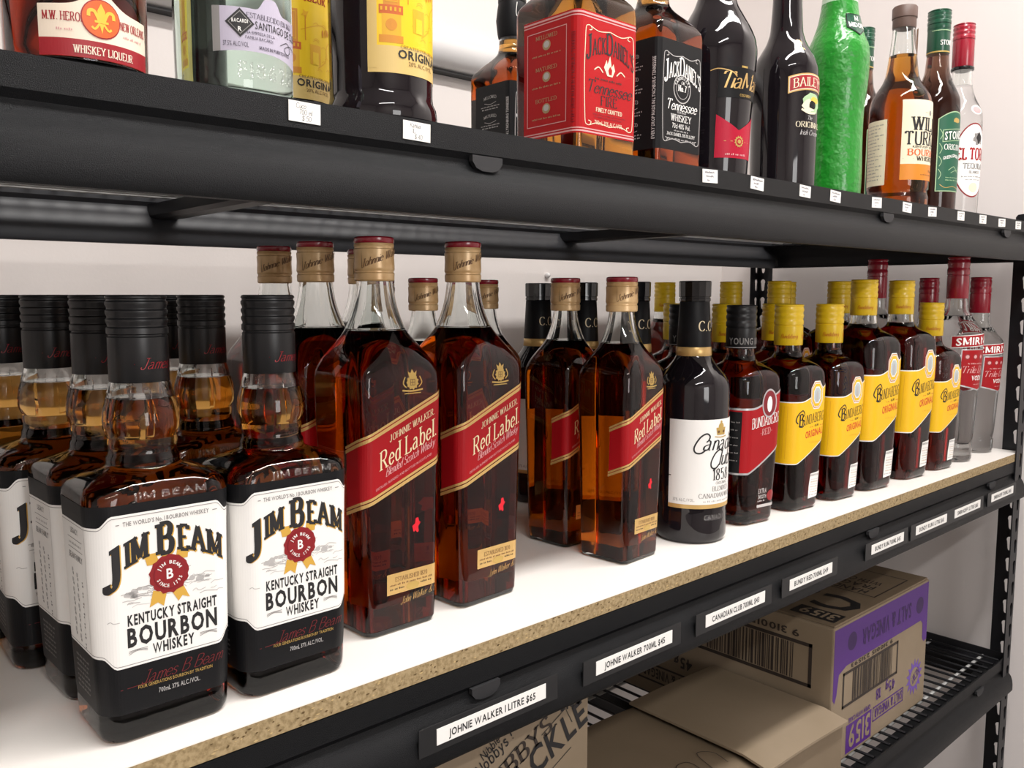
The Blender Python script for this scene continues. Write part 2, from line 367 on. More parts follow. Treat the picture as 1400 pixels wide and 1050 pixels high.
class Art:
    """flat print laid on a surface function surf(u, v, offset); u, v in mm"""
    def __init__(s, surf, base=.25):
        s.surf = surf; s.base = base; s.V = []; s.F = []; s.M = []; s.mi = []
    def add(s, P, Fc, m, layer=1):
        o = len(s.V); off = (s.base + .13 * layer) * .001
        s.V += [tuple(s.surf(x * .001, y * .001, off)) for x, y in P]
        if m not in s.M: s.M.append(m)
        k = s.M.index(m)
        for f in Fc: s.F.append(tuple(o + i for i in f)); s.mi.append(k)
    def sheet(s, u0, u1, bot, top, m, layer=0, step=1.6, nz=None):
        bf = bot if callable(bot) else (lambda u: bot); tf = top if callable(top) else (lambda u: top)
        n = max(1, int(math.ceil((u1 - u0) / step))); P = []; Fc = []
        nz = max(nz or 1, int(max(tf(u0) - bf(u0), tf(u1) - bf(u1)) / 7)) if step < 40 else 1
        for i in range(n + 1):
            u = u0 + (u1 - u0) * i / n; b, t = bf(u), tf(u)
            P += [(u, b + (t - b) * k / nz) for k in range(nz + 1)]
        for i in range(n):
            for k in range(nz): a = i * (nz + 1) + k; Fc.append((a, a + nz + 1, a + nz + 2, a + 1))
        s.add(P, Fc, m, layer)
    def poly(s, P, m, layer=1):
        T = tessellate_polygon([[Vector((x, y, 0)) for x, y in P]]); s.fine(P, [tuple(t) for t in T], m, layer)
    def fine(s, P, T, m, layer):
        """split long triangles so that print follows a curved surface"""
        if getattr(s.surf, 'flat', False): return s.add(P, T, m, layer)
        P = list(P); out = []; todo = list(T); mid = {}
        while todo:
            t = todo.pop(); e = [(math.dist(P[t[i]], P[t[(i + 1) % 3]]), i) for i in range(3)]; l, i = max(e)
            if l < 4.5: out.append(t); continue
            a, b, c = t[i], t[(i + 1) % 3], t[(i + 2) % 3]; k = (min(a, b), max(a, b))
            if k not in mid: mid[k] = len(P); P.append(((P[a][0] + P[b][0]) / 2, (P[a][1] + P[b][1]) / 2))
            todo += [(a, mid[k], c), (mid[k], b, c)]
        s.add(P, out, m, layer)
    def disc(s, x, y, r, m, layer=1, ry=None, n=28, r2=None, wob=0, a0=0):
        P = [(x, y)] + [(x + rr * math.cos(a), y + (ry or r) / r * rr * math.sin(a)) for k in range(n) for a in [a0 + 2 * math.pi * k / n] for rr in [r * (1 + wob * math.sin(k * 2.3) + wob * .6 * math.sin(k * 4.1)) if not r2 else (r if k % 2 else r2)]]
        s.fine(P, [(0, 1 + k, 1 + (k + 1) % n) for k in range(n)], m, layer)
    def line(s, P, w, m, layer=1, curve=False):
        if curve: P = catmull(P, 5)
        s.add(*stroke_poly(P, lambda a, b: w), m, layer)
    def frame(s, x0, y0, x1, y1, w, m, layer=1):
        for a in ((x0, y0, x1, y0 + w), (x0, y1 - w, x1, y1), (x0, y0, x0 + w, y1), (x1 - w, y0, x1, y1)): s.sheet(a[0], a[2], a[1], a[3], m, layer)
    def text(s, t, x, y, h, m, font='bold', sx=1., align='C', warp=None, layer=2, track=0., rot=0.):
        W = sum(glyph(c, font)[2] + track for c in t) * h * sx; cx = x - (W / 2 if align == 'C' else W if align == 'R' else 0)
        ca, sa = math.cos(rot), math.sin(rot)
        for c in t:
            V, Fc, ad = glyph(c, font); P = [(cx + px * h * sx, y + py * h) for px, py in V]
            if rot: P = [(x + (a - x) * ca - (b - y) * sa, y + (a - x) * sa + (b - y) * ca) for a, b in P]
            if warp: P = [warp(*p) for p in P]
            if P: s.add(P, Fc, m, layer)
            cx += (ad + track) * h * sx
        return W
    def ringtext(s, t, x, y, r, h, m, a0, a1, font='bold', layer=3, flip=False):
        n = len(t)
        for i, c in enumerate(t):
            a = math.radians(a0 + (a1 - a0) * (i / max(n - 1, 1))); V, Fc, ad = glyph(c, font); P = []
            for px, py in V:
                dx, dy = (px - ad / 2) * h, py * h
                if flip: rr, tt = r - dy, a + dx / r
                else: rr, tt = r + dy, a - dx / r
                P.append((x + rr * math.cos(tt), y + rr * math.sin(tt)))
            s.add(P, Fc, m, layer)
    def micro(s, x0, x1, y, h, m, layer=1, seed=0, rot=0):
        """a line of print too small to read: a run of word-sized dashes"""
        rn = random.Random(seed * 31 + int(y * 10)); x = x0
        while x < x1 - h:
            w = min(rn.uniform(1.6, 4.6) * h, x1 - x)
            n = max(1, int(w / (h * .8)))
            for k in range(n):
                a = x + k * w / n; hh = h * rn.choice((.7, .75, 1))
                if rot: s.add([(y, -a), (y + hh, -a), (y + hh, -a - w / n * .6), (y, -a - w / n * .6)], [(0, 1, 2, 3)], m, layer)
                else: s.add([(a, y), (a + w / n * .6, y), (a + w / n * .6, y + hh), (a, y + hh)], [(0, 1, 2, 3)], m, layer)
            x += w + h * .7
    def barcode(s, x0, x1, y0, y1, m, layer=1, seed=1):
        rn = random.Random(seed); x = x0
        while x < x1: w = rn.choice((.8, 1.4, 2.4)) * (x1 - x0) / 90; s.sheet(x, min(x + w, x1), y0, y1, m, layer, 50); x += w + rn.choice((.8, 1.2, 2)) * (x1 - x0) / 90
    def done(s, name, parent):
        me = bpy.data.meshes.new(name); me.from_pydata(s.V, [], s.F)
        for m in s.M: me.materials.append(MATS[m])
        me.polygons.foreach_set('material_index', s.mi); me.update()
        return link_mesh(name, me, parent)
def smoothstep(a, b, x):
    t = min(1, max(0, (x - a) / (b - a))); return t * t * (3 - 2 * t)

# ------------------------------------------------------------------ the room
YF, YB, XL, XR = .494, 1.02, -.30, 1.6376
def st(o): return tag(o, kind='structure')
WB, WR, WL, WF, HC = 1.15, 1.69, -2.3, -2.1, 2.6
st(boxmesh('floor', (WL, WF, -.05), (WR, WB, 0), 'floor_vinyl'))
st(boxmesh('ceiling', (WL, WF, HC), (WR, WB, HC + .05), 'ceiling_paint'))
st(boxmesh('wall_back', (WL, WB, 0), (WR, WB + .08, HC), 'wall_paint'))
st(boxmesh('wall_right', (WR, WF, 0), (WR + .08, WB + .08, HC), 'wall_side'))
st(boxmesh('wall_left', (WL - .08, WF, 0), (WL, WB + .08, HC), 'wall_side'))
st(boxmesh('wall_front', (WL, WF - .08, 0), (WR, WF, HC), 'wall_side'))
# unseen window added behind the camera to go with the frontal fill
wn = st(boxmesh('added_window_1', (-.22, WF, .80), (.72, WF + .02, 1.90), 'pipe_white'))
boxmesh('added_window_pane', (-.16, WF + .0205, .87), (.66, WF + .024, 1.83), 'silver', wn)
# rounded pipe cover along the back wall, above the top shelf
pc = []
for k in range(13):
    a = math.pi * (k / 12) - math.pi / 2
    pc.append((WB - .012 - .031 * math.cos(a), CZ + .392 + .031 * math.sin(a)))
pc += [(WB - .001, CZ + .423), (WB - .001, CZ + .361)]
pr = empty('pipe', (0, WB, CZ + .361))
tag(pr, 'round white pipe running along the back wall above the top shelf', 'pipe')
pp = extrude_x('pipe_cover', [(y - WB, z - CZ - .361) for y, z in pc], -1.2, WR - .002, 'pipe_white', pr, True)
boxmesh('bracket_strip', (-1.2, -.02, -.0035), (WR - .004, -.001, -.0005), 'black_board', pr)
hk = lathe('wall_hook', [(0, 4), (3, 5), (6, 5), (9, 3), (10, 1)], 'pipe_white', None, 14)
hk.rotation_euler = (math.pi / 2, 0, 0); hk.location = (1.125, WB + .0005, CZ + .036)
tag(hk, 'tiny white round screw cap on the wall between the shelves', 'screw cap')

# ------------------------------------------------------------------ shelving unit
unit = empty('shelving_unit', (0, 0, 0))
tag(unit, 'black steel boltless shelving unit with wire decks and keyhole posts', 'shelving')
BEAM = [(.494, .1207), (.494, .103), (.4975, .0985), (.497, .094), (.4925, .0885), (.4885, .083), (.486, .076), (.485, .068), (.485, .0585), (.4865, .0557), (.4945, .0557), (.4945, .0577), (.4885, .0585), (.4885, .068), (.4895, .076),
        (.492, .0825), (.496, .088), (.5005, .094), (.501, .100), (.525, .100), (.525, .102), (.4985, .1035), (.4965, .1055), (.4965, .1207)]
LEV = {'upper': 0., 'middle': -.4057, 'lower': -.7577}
for nm, dz in LEV.items():
    z = CZ + dz
    fb = extrude_x('front_beam', [(y, zz + z) for y, zz in BEAM], XL, XR, 'black_steel', unit, True)
    extrude_x('rear_beam', [(y + YB - YF - .029, zz + z) for y, zz in BEAM], XL, XR, 'rear_steel_lit', unit, True)
    for sx, x0 in ((-1, XR), (1, XL)):
        n = len(BEAM); P = [(x0 + sx * (y - .4955), zz + z) for y, zz in BEAM]
        V = [(x, yy, zz) for yy in (YF + .003, YB - .003) for x, zz in P]
        build('side_beam', V, [(i, (i + 1) % n, n + (i + 1) % n, n + i) for i in range(n)] + [tuple(range(n)), tuple(range(2 * n - 1, n - 1, -1))], 'black_steel_plain', unit, True, 35)
    for x in (.365, 1.02):
        V = []; pr2 = [(-.016, .100), (.016, .100), (.016, .0875), (.010, .084), (-.010, .084), (-.016, .0875)]
        V = [(x + a, yy, z + b) for yy in (YF + .02, YB - .02) for a, b in pr2]
        build('cross_bar', V, [(i, (i + 1) % 6, 6 + (i + 1) % 6, 6 + i) for i in range(6)] + [(0, 1, 2, 3, 4, 5), (11, 10, 9, 8, 7, 6)], 'black_steel_plain', unit)
    # rounded tabs that lock the deck over the lip
    for x in ((.42, 1.081, 1.5) if nm == 'upper' else (.417, 1.08, 1.5)):
        w = .0145; pts = [(x - w, .1015), (x + w, .1015), (x + w, .097), (x + w * .75, .0925), (x + w * .35, .0905), (x - w * .35, .0905), (x - w * .75, .0925), (x - w, .097)]
        V = [(a, yy, z + b) for yy in (.4915, .4955) for a, b in pts]; k = len(pts)
        build('deck_clip', V, [(i, (i + 1) % k, k + (i + 1) % k, k + i) for i in range(k)] + [tuple(range(k)), tuple(range(2 * k - 1, k - 1, -1))], 'black_board', unit)
# keyhole posts
def keyplate(w, z0, z1, th, hx_):
    cu = bpy.data.curves.new('plate', 'CURVE'); cu.dimensions = '2D'; cu.fill_mode = 'BOTH'; cu.extrude = th / 2
    def spl(P):
        s = cu.splines.new('POLY'); s.points.add(len(P) - 1); s.use_cyclic_u = True
        for i, (x, y) in enumerate(P): s.points[i].co = (x, y, 0, 1)
    top = [(w, z1), (w * .9, z1 + .004), (w * .3, z1 + .006), (0, z1 + .003)]
    spl([(0, z0), (w, z0)] + top)
    z = z0 + .022
    while z < z1 - .03:
        P = []; r1, r2 = .0058, .0036
        for k in range(9): a = -.6 + (math.pi + 1.2) * k / 8; P.append((hx_ + r1 * math.cos(a), z + .010 + r1 * math.sin(a)))
        for k in range(5): a = math.pi + math.pi * k / 4; P.append((hx_ + r2 * math.cos(a), z - .006 + r2 * math.sin(a)))
        spl(P); z += .0381
    o = bpy.data.objects.new('plate', cu); COL.objects.link(o); bpy.context.view_layer.update()
    me = bpy.data.meshes.new_from_object(o.evaluated_get(bpy.context.evaluated_depsgraph_get()))
    bpy.data.objects.remove(o); me.materials.clear(); me.materials.append(MATS['black_steel_plain'])
    return me
PT = CZ + .132
plate = keyplate(.032, .0, PT, .002, .0105)
for x, y, sx, sy in ((XR, YF, -1, 1), (XR, YB, -1, -1), (XL, YF, 1, 1), (XL, YB, 1, -1)):
    post = empty('post', (x - sx * .001, y - sy * .001, 0)); post.parent = unit
    a = link_mesh('post_flange', plate, post); a.matrix_local = Matrix(((sx, 0, 0, 0), (0, 0, 1, 0), (0, 1, 0, 0), (0, 0, 0, 1)))
    b = link_mesh('post_flange', plate, post); b.matrix_local = Matrix(((0, 0, 1, 0), (sy, 0, 0, 0), (0, 1, 0, 0), (0, 0, 0, 1)))
# wire decks
def wire_deck(z, hooks):
    wd = empty('wire_deck', (0, 0, z)); wd.parent = unit; first = None
    y0, y1 = YF + .006, YB - .006
    n = int((XR - XL - .05) / .025)
    for i in range(n + 1):
        x = XL + .03 + i * .025
        if first is None:
            pts = [(0, y0, 0), (0, y1 - .004, 0)]
            if hooks: pts = [(0, y0, 0), (0, y1 - .026, 0), (0, y1 - .022, -.004), (0, y1 - .021, -.046)]
            first = tube('wire', pts, .0022, 'black_steel_plain', wd, 6); w = first
        else: w = link_mesh('wire', first.data, wd)
        w.location = (x, 0, 0)
    ft = None
    for y in (.53, .62, .71, .80, .89, .935, .955):
        if ft is None: ft = tube('cross_wire', [(XL + .02, 0, -.0044), (XR - .02, 0, -.0044)], .0026, 'lit_wire', wd, 6); w = ft
        else: w = link_mesh('cross_wire', ft.data, wd)
        w.location = (0, y, 0)
wire_deck(CZ + .1105, False)
wire_deck(CZ - .6395, False)
bd = boxmesh('black_shelf_board', (XL + .006, YF + .0045, CZ + .1135), (XR - .006, YB - .098, CZ + .1195), 'black_board')
tag(bd, 'thin black board lying on the wire deck of the top shelf', 'board')
# white melamine board on the middle level
SB = empty('melamine_shelf_board', (0, YF, CZ - .2843))
tag(SB, 'white laminated chipboard shelf board under the middle row of bottles', 'board')
boxmesh('chipboard_core', (XL + .004, .0005, 0), (XR - .004, YB - YF, .0135), 'chipboard', SB)
boxmesh('white_laminate', (XL + .004, .0005, .0135), (XR - .004, YB - YF, .0143), 'melamine', SB)
cv = []; cf = []; ci = []; YC = .0003
rn = random.Random(5)
for k in range(520):
    x = rn.uniform(.05, XR - .02); z = rn.uniform(.001, .013); w = rn.uniform(.0006, .0022); hh = rn.uniform(.0003, .0009)
    o = len(cv); cv += [(x - w, YC, z), (x, YC, z - hh), (x + w, YC, z + hh * .3), (x, YC, z + hh)]; cf.append((o, o + 1, o + 2, o + 3)); ci.append(rn.randint(0, 1))
me = bpy.data.meshes.new('wood_chips'); me.from_pydata(cv, [], cf); me.materials.append(MATS['chip_dark']); me.materials.append(MATS['chip_light']); me.polygons.foreach_set('material_index', ci)
tag(link_mesh('wood_chips', me, SB), kind='stuff')
ZS = CZ - .27       # top of the white board
ZU = CZ + .1195     # top of the upper board

# ------------------------------------------------------------------ bottles (built once per kind, front towards -Y, base at z = 0)
def screw_cap(z0, z1, r, m, parent, split=.5, ribs=3, top=1.0, name='cap'):
    """lower plain sleeve, a crease, then a ribbed screw top"""
    zs = z0 + (z1 - z0) * split; P = [(z0, r - .3), (z0 + .6, r), (zs - .8, r), (zs, r - .7), (zs + .8, r - .7), (zs + 1.4, r + .25)]
    h = (z1 - zs - 4) / ribs
    for k in range(ribs):
        a = zs + 2 + k * h; P += [(a + h * .25, r + .3), (a + h * .55, r + .3), (a + h * .72, r - .5), (a + h * .9, r - .5)]
    P += [(z1 - 1.9, r + .25), (z1 - top, r + .1), (z1 - .3, r - .6), (z1, r - 1.6)]
    return lathe(name, P, m, parent)
def scribble(A, u0, u1, v, h, m, seed, layer=1, w=.5, turns=None):
    rn = random.Random(seed); n = turns or int((u1 - u0) / (h * .45)); P = []
    for i in range(n): P += [(u0 + (u1 - u0) * (i + .2) / n, v + h * rn.uniform(.5, 1)), (u0 + (u1 - u0) * (i + .7) / n, v + h * rn.uniform(0, .3))]
    A.line(P, w, m, layer, True)
def fitw(A, t, x, y, h, width, m, font, **k):
    W = sum(glyph(c, font)[2] for c in t) * h; A.text(t, x, y, h, m, font, sx=width / W, **k)

# --- square bourbon bottle, white label
def make_bourbon():
    r = empty('bourbon_bottle')
    L = Loft([(0, 35, 28, 12), (1.5, 38, 31, 13), (5, 39.5, 32, 13), (18, 40, 32.5, 13), (20, 39.6, 32.1, 13), (22, 40, 32.5, 13), (130, 42.6, 34, 14), (147, 43.5, 34.7, 15), (152, 43, 34.3, 16), (156, 40.5, 33, 18), (159.5, 35, 30, 22), (162, 28, 26, 23), (164, 23, 23, 22.6),
              (166, 21.6), (170, 21.4), (172, 20.2), (176, 20), (179, 20.6), (181.5, 20.2), (184, 21), (190, 22.4), (197, 22), (206, 20), (214, 18.4), (219, 17)], flute=(.183, .212))
    L.solid('glass_body', 0, .2066, 'bourbon', r)
    L.shell('bottle_neck', .2069, .2185, .0022, 'clear_glass', r)
    c = screw_cap(216.5, 270, 17.7, 'black_cap', r, .53, 4)
    A = Art(cyl(17.7)); A.text('James B Beam', -5, 225, 6.5, 'red_print', 'signature', align='L'); A.line([(-34, 227), (-8, 228)], .4, 'red_print'); A.done('signature', c)
    T = lambda u: 141.5 - 6.5 * smoothstep(31, 39, abs(u)); B = lambda u: 48 + 7 * smoothstep(31, 39, abs(u))
    A = Art(L); A.sheet(-92, 92, 19, 147.5, 'black_label', 0)
    lb = A.done('black_wrap_label', r)
    A = Art(L); A.sheet(-92, 92, B, T, 'white_paper', 1)
    for f in (lambda u: T(u) - 1.6, lambda u: B(u) + 1.6): A.sheet(-92, 92, (lambda g: lambda u: g(u) - .2)(f), (lambda g: lambda u: g(u) + .2)(f), 'mid_print', 2)
    lw = A.done('white_label', r)
    A = Art(L); W = lambda x, y: (x, y - 2.2 - .0098 * x * x)
    fitw(A, "THE WORLD'S No. 1 BOURBON WHISKEY", 1, 134.5, 2.7, 52, 'mid_print', 'bold')
    A.sheet(-29, -27, 135.5, 136, 'mid_print', 2); A.sheet(29, 32, 135.5, 136, 'mid_print', 2)
    for dx, dy, m, ly in ((.7, -.7, 'ribbon', 2), (0, 0, 'ink', 3)):
        def Wd(x, y): return W(x + dx, y + dy)
        A.text('J', -29, 112.5, 22, m, 'slab', .70, 'C', lambda x, y: Wd(x, y - 2), ly)
        A.text('IM', -16.8, 117, 15.5, m, 'slab', .60, 'C', Wd, ly)
        A.text('B', 1, 116, 18.8, m, 'slab', .66, 'C', Wd, ly)
        A.text('EAM', 21.8, 117, 15.5, m, 'slab', .59, 'C', Wd, ly)
    rn = random.Random(3)
    for k in range(70):
        u = rn.gauss(0, 15); v = 92 + rn.gauss(0, 3.5) - .012 * u * u + (6 if abs(u) > 8 and u > 0 else 2); w = rn.uniform(1.5, 6)
        if abs(u) < 33: A.line([(u - w, v), (u - w / 2, v + rn.uniform(-.2, 1.6)), (u, v + rn.uniform(-.5, 1.2)), (u + w, v + rn.uniform(-.8, .8))], rn.uniform(.25, .5), 'grey_print', 2, True)
    for k in range(10):
        u = rn.choice((-1, 1)) * rn.uniform(12, 26); A.disc(u, 93 + rn.uniform(-3, 3), rn.uniform(1.5, 3.4), 'grey_print', 2, ry=rn.uniform(.8, 1.8), n=10, wob=.2)
    fitw(A, 'KENTUCKY STRAIGHT', 3, 73.6, 6.6, 55, 'ink', 'heavy'); fitw(A, 'BOURBON', 3, 60.6, 11.6, 56, 'ink', 'heavy'); fitw(A, 'WHISKEY', 2.5, 52.6, 6.8, 26, 'ink', 'heavy')
    for s in (-1, 1):
        for k in range(3): A.line([(s * 16 + 2.5, 56 + k), (s * 22 + 2.5, 57.3 + k * .4), (s * 27 + 2.5, 55.6 + k)], .35, 'mid_print', 2, True)
    A.line([(-30, 34.8), (-22, 35.2), (32, 38)], .35, 'sig_red', 1); A.text('James B Beam', -18, 36, 7.5, 'sig_red', 'signature', .95, 'L', lambda x, y: (x, y + .03 * x))
    fitw(A, 'FOUR GENERATIONS BOURBON BY TRADITION', 3, 33, 2.2, 46, 'gold_print', 'sans'); fitw(A, '700mL 37% ALC./VOL.', 5, 27, 3.2, 26, 'grey_print', 'sans')
    for s in (-1, 1):
        fitw(A, 'LEGACY', s * 68, 127, 3.6, 15, 'mid_print', 'bold'); A.sheet(s * 68 - 14, s * 68 + 14, 123.4, 123.8, 'mid_print', 2); A.micro(s * 68 - 12, s * 68 + 12, 119.5, 1.5, 'grey_print', 2, 1)
        A.sheet(s * 68 - 14, s * 68 + 14, 117, 117.4, 'mid_print', 2); fitw(A, 'BEAM FAMILY', s * 68, 110.5, 4, 27, 'mid_print', 'bold')
        for q in range(3):
            for k in range(7):
                u, v = s * 68 - 9 + q * 9, 103 - k * 6.4 - q * 2
                if q == 2: A.micro(-v, -v + 4, u, 2.4, 'mid_print', 2, k, rot=1)
                else: A.disc(u, v, 1.6, 'grey_print', 2, n=9, wob=.25); A.disc(u + 1, v - 2.4, 1.1, 'mid_print', 2, n=7, wob=.3)
        for k in range(7): A.micro(s * 68 - 13, s * 68 + 12, 47 - k * 3.4, 1.5, 'mid_print', 1, k + 9)
        A.sheet(s * 49 - .15, s * 49 + .15, 57, 133, 'grey_print', 2)
    A.done('lettering', lw)
    A = Art(L, .05); fitw(A, 'JIM BEAM', 4, 149, 4.5, 46, 'embossed_glass', 'bold', layer=1); A.done('embossed_lettering', r)
    A = Art(L, .3)
    for x, y, q in ((-8, 112, .55), (9, 112.5, -.45)): A.poly([(x - 4, y - 4), (x + 3.5, y - 4), (x + 3 - q * 3, y + 3), (x - 4 - q * 3, y + 3)], 'ribbon', 2)
    A.poly([(-9, 92), (-1, 89), (-3, 81), (-6.5, 84), (-11.5, 82)], 'ribbon', 2); A.poly([(9, 92), (2, 89), (6, 82), (8.5, 85), (13, 83)], 'ribbon', 2)
    A.disc(1, 100.5, 12, 'wax_red', 3, wob=.035, n=36); A.disc(1, 100.5, 9.6, 'dark_red_print', 4, n=32); A.disc(1, 100.5, 9.2, 'wax_red', 5, n=32)
    A.text('B', 1.6, 97.6, 6.5, 'white_paper', 'bold', layer=6, sx=.9); A.ringtext('JIM BEAM', 1, 100.5, 6.3, 2.1, 'white_paper', 150, 30, layer=6); A.ringtext('SINCE 1795', 1, 100.5, 8.3, 2.1, 'white_paper', 205, 335, layer=6, flip=True)
    A.done('wax_seal', lw)
    return r

# --- square-sided scotch bottle, slanted red label
def make_scotch(sx=1., sz=1., H=316., name='scotch_bottle'):
    r = empty(name)
    L = Loft([(0, 30, 30, 7), (1.5, 33.4, 33.4, 8), (5, 34.6, 34.6, 8.5), (40, 35.4, 35.4, 8.5), (120, 37, 37, 8.8), (200, 38.6, 38.6, 9), (208, 38.3, 38.3, 10), (216, 36.6, 36.6, 13), (225, 32.8, 32.8, 18), (234, 28.3, 28.3, 22), (242, 24.6), (252, 20.4), (264, 16.8), (276, 14.8), (284, 14)], sx, sz)
    zf = .242 * sz
    L.solid('glass_base', 0, .0052 * sz, 'clear_glass', r); L.solid('glass_body', .0055 * sz, zf, 'whisky', r)
    L.shell('bottle_neck', zf + .0003, .2835 * sz, .003, 'clear_glass', r)
    c = lathe('cap', [(H - 35, 15.2), (H - 34, 16), (H - 29, 16.1), (H - 28.3, 15.5), (H - 27, 15.5), (H - 26.2, 16.1), (H - 24.5, 16.3), (H - 17, 15.9), (H - 12, 16.1), (H - 10, 16.2), (H - 9.3, 15.6), (H - 8, 15.6), (H - 7.2, 16), (H - 5.3, 15.7)], 'gold_cap', r)
    lathe('cap_top', [(H - 5.2, 15.4), (H - 4, 16.1), (H - 1.2, 16), (H - .3, 15.2), (H, 13.5)], 'red_cap', c)
    A = Art(cyl(16.25)); A.text('Johnnie Walker', -20, H - 25, 6, 'brown_print', 'script', .8, 'L', lambda x, y: (x, y + .35 * (x + 20) % 14), 1); A.done('lettering', c)
    S = lambda u, z, off: L(u * sx, z * sz, off)
    T = lambda u: 175.3 + .43 * u; B = lambda u: 123.8 + .40 * u
    A = Art(S); A.sheet(-58, 38, B, T, 'jw_red', 0, 2, 2)
    for f in (T, B):
        for a, b in ((-3.4, -.6), (.3, 2.4)): A.sheet(-59, 38, (lambda g, q: lambda u: g(u) + q)(f, a), (lambda g, q: lambda u: g(u) + q)(f, b), 'gold', 1, 2)
    lb = A.done('red_label', r)
    W = lambda x, y: (x, y + .415 * x)
    A = Art(S); fitw(A, 'JOHNNIE WALKER.', 8, 162, 5.2, 44, 'jw_text', 'serif', warp=W); fitw(A, 'Red Label.', 5, 144, 14.5, 56, 'jw_text', 'serif', warp=W)
    fitw(A, 'Blended Scotch Whisky', 6, 136.5, 6.5, 48, 'pink_print', 'script', warp=W); fitw(A, 'DISTILLED, BLENDED AND BOTTLED IN SCOTLAND', 0, 130, 2, 54, 'pink_print', 'sans', warp=W)
    A.done('lettering', lb)
    A = Art(S); A.sheet(-17, 32, 32.5, 49.5, 'gold', 0); lg = A.done('gold_label', r)
    A = Art(S); fitw(A, 'ESTABLISHED 1820', 7, 42.5, 3.6, 32, 'brown_print', 'serif', layer=1); A.micro(-14, 30, 39.4, 1.4, 'brown_print', 1, 4); A.disc(8, 36, 6.5, 'gold_print', 2, ry=3.2, n=16, wob=.08); A.micro(-14, 0, 36, 1.6, 'ink_brown', 1, 5); A.micro(16, 30, 36.4, 1.6, 'ink_brown', 1, 6)
    A.text('John Walker & Sons', -4, 23, 5.5, 'gold', 'signature', .8, 'L', lambda x, y: (x, y + .12 * x), 1); A.done('lettering', lg)
    A = Art(S)   # gilt crest: shield, crown, scroll
    A.disc(8, 201.5, 6.2, 'gold_print', 0, n=22, r2=5); A.poly([(4.6, 206), (11.4, 206), (12.4, 210.5), (9.8, 208.6), (8, 212), (6.2, 208.6), (3.6, 210.5)], 'gold_print', 0); A.frame(5.6, 199, 10.4, 204, .5, 'brown_print', 1); A.line([(8, 199), (8, 204)], .5, 'brown_print', 1); A.line([(5.6, 201.5), (10.4, 201.5)], .5, 'brown_print', 1); A.line([(2, 197.5), (-1, 201), (1, 206)], 1, 'gold_print', 0, True); A.line([(14, 197.5), (17, 201), (15, 206)], 1, 'gold_print', 0, True); A.line([(-2, 195.5), (8, 194.6), (18, 195.5)], 1.3, 'gold_print', 0, True); A.line([(0, 192.8), (16, 192.8)], .8, 'gold_print', 0)
    A.done('gold_crest', r)
    A = Art(S); A.poly([(9, 80), (11, 81), (12.5, 79), (14, 80), (13.5, 84), (16, 87), (14.5, 88), (13.5, 91.5), (11, 91), (10.5, 87), (7.5, 85)], 'bright_red', 0); A.done('red_mark', r)
    return r

# --- black round bottle with faceted cap and white label
def make_rye():
    r = empty('rye_whisky_bottle')
    L = Loft([(0, 34), (1.5, 37), (6, 39), (20, 39.3), (36, 39), (40, 39.6), (160, 40), (172, 39.4), (181, 36), (189, 29.5), (196, 23.5), (203, 19.4), (210, 18), (262, 15.6)])
    L.solid('glass_body', 0, .262, 'black_glass', r)
    s = lathe('neck_sleeve', [(205, 18.9), (206, 19.2), (262, 16.2), (263, 15.5)], 'black_label', r)
    lathe('gold_band', [(203.5, 19.2), (204, 19.5), (213, 19.05), (213.5, 18.7)], 'gold', s)
    c = lathe('cap', [(262.5, 16.2), (263.5, 17), (266, 17), (266.5, 16.3), (267.5, 16.3), (268, 17.4), (284, 17.6), (285, 16.4)], 'black_gloss', r, sides=14, angle=20)
    A = Art(cyl(17.6)); A.text('C.C.', 0, 231, 10.5, 'jw_text', 'serif', .9); fitw(A, 'IMPORTED IMPORTED', 6, 206.5, 3.2, 60, 'brown_print', 'bold'); 
    A.surf = cyl(17.9); A.base = 1.7; A.done('lettering', s)
    A = Art(L); A.sheet(-63, 63, 40, 137, 'white_paper', 0); A.sheet(-63, 63, 40, 44.5, 'gold', 1); lb = A.done('white_label', r)
    A = Art(L); A.poly([(-9, 120), (3, 120), (4.5, 128), (-10.5, 128)], 'gold_print', 2); A.disc(-3, 129, 4.2, 'gold_print', 2, n=12); A.disc(-3, 134, 1.6, 'gold_print', 2, n=8); A.disc(-7, 123.5, 1.6, 'brown_print', 3, n=8); A.disc(1, 123.5, 1.6, 'brown_print', 3, n=8); A.line([(-12, 118.5), (-3, 117.6), (6, 118.5)], 1, 'gold_print', 2, True)
    A.line([(-20, 114), (-18, 119), (-22, 122), (-29, 118), (-35, 108), (-34, 102), (-28, 101), (-22, 105)], 1.7, 'ink', 2, True); A.text('anadian', -26, 104, 17, 'ink', 'script', .95, 'L'); A.line([(-2, 97), (0, 101), (-4, 104), (-11, 100), (-16, 91), (-15, 85), (-10, 84), (-5, 88)], 1.7, 'ink', 2, True); A.text('lub', -6, 87, 17, 'ink', 'script', 1, 'L')
    A.text('1858', 0, 71, 12, 'ink', 'serif', .85); fitw(A, 'ORIGINAL', 1, 66, 3, 20, 'mid_print', 'serif'); fitw(A, 'BLENDED', 0, 59, 5, 27, 'mid_print', 'serif'); fitw(A, 'CANADIAN WHISKY', 0, 51.6, 5, 58, 'mid_print', 'serif'); A.micro(-24, 26, 47, 1.9, 'grey_print', 2); fitw(A, '37% ALC./VOL.', -45, 48, 3.4, 24, 'grey_print', 'bold'); A.sheet(-63, -60, 75, 75.9, 'ink', 2)
    A.done('lettering', lb)
    A = Art(L, .05); fitw(A, 'CANADIAN CLUB', 4, 27, 6, 52, 'embossed_glass', 'bold', layer=2); A.done('embossed_lettering', r)
    return r

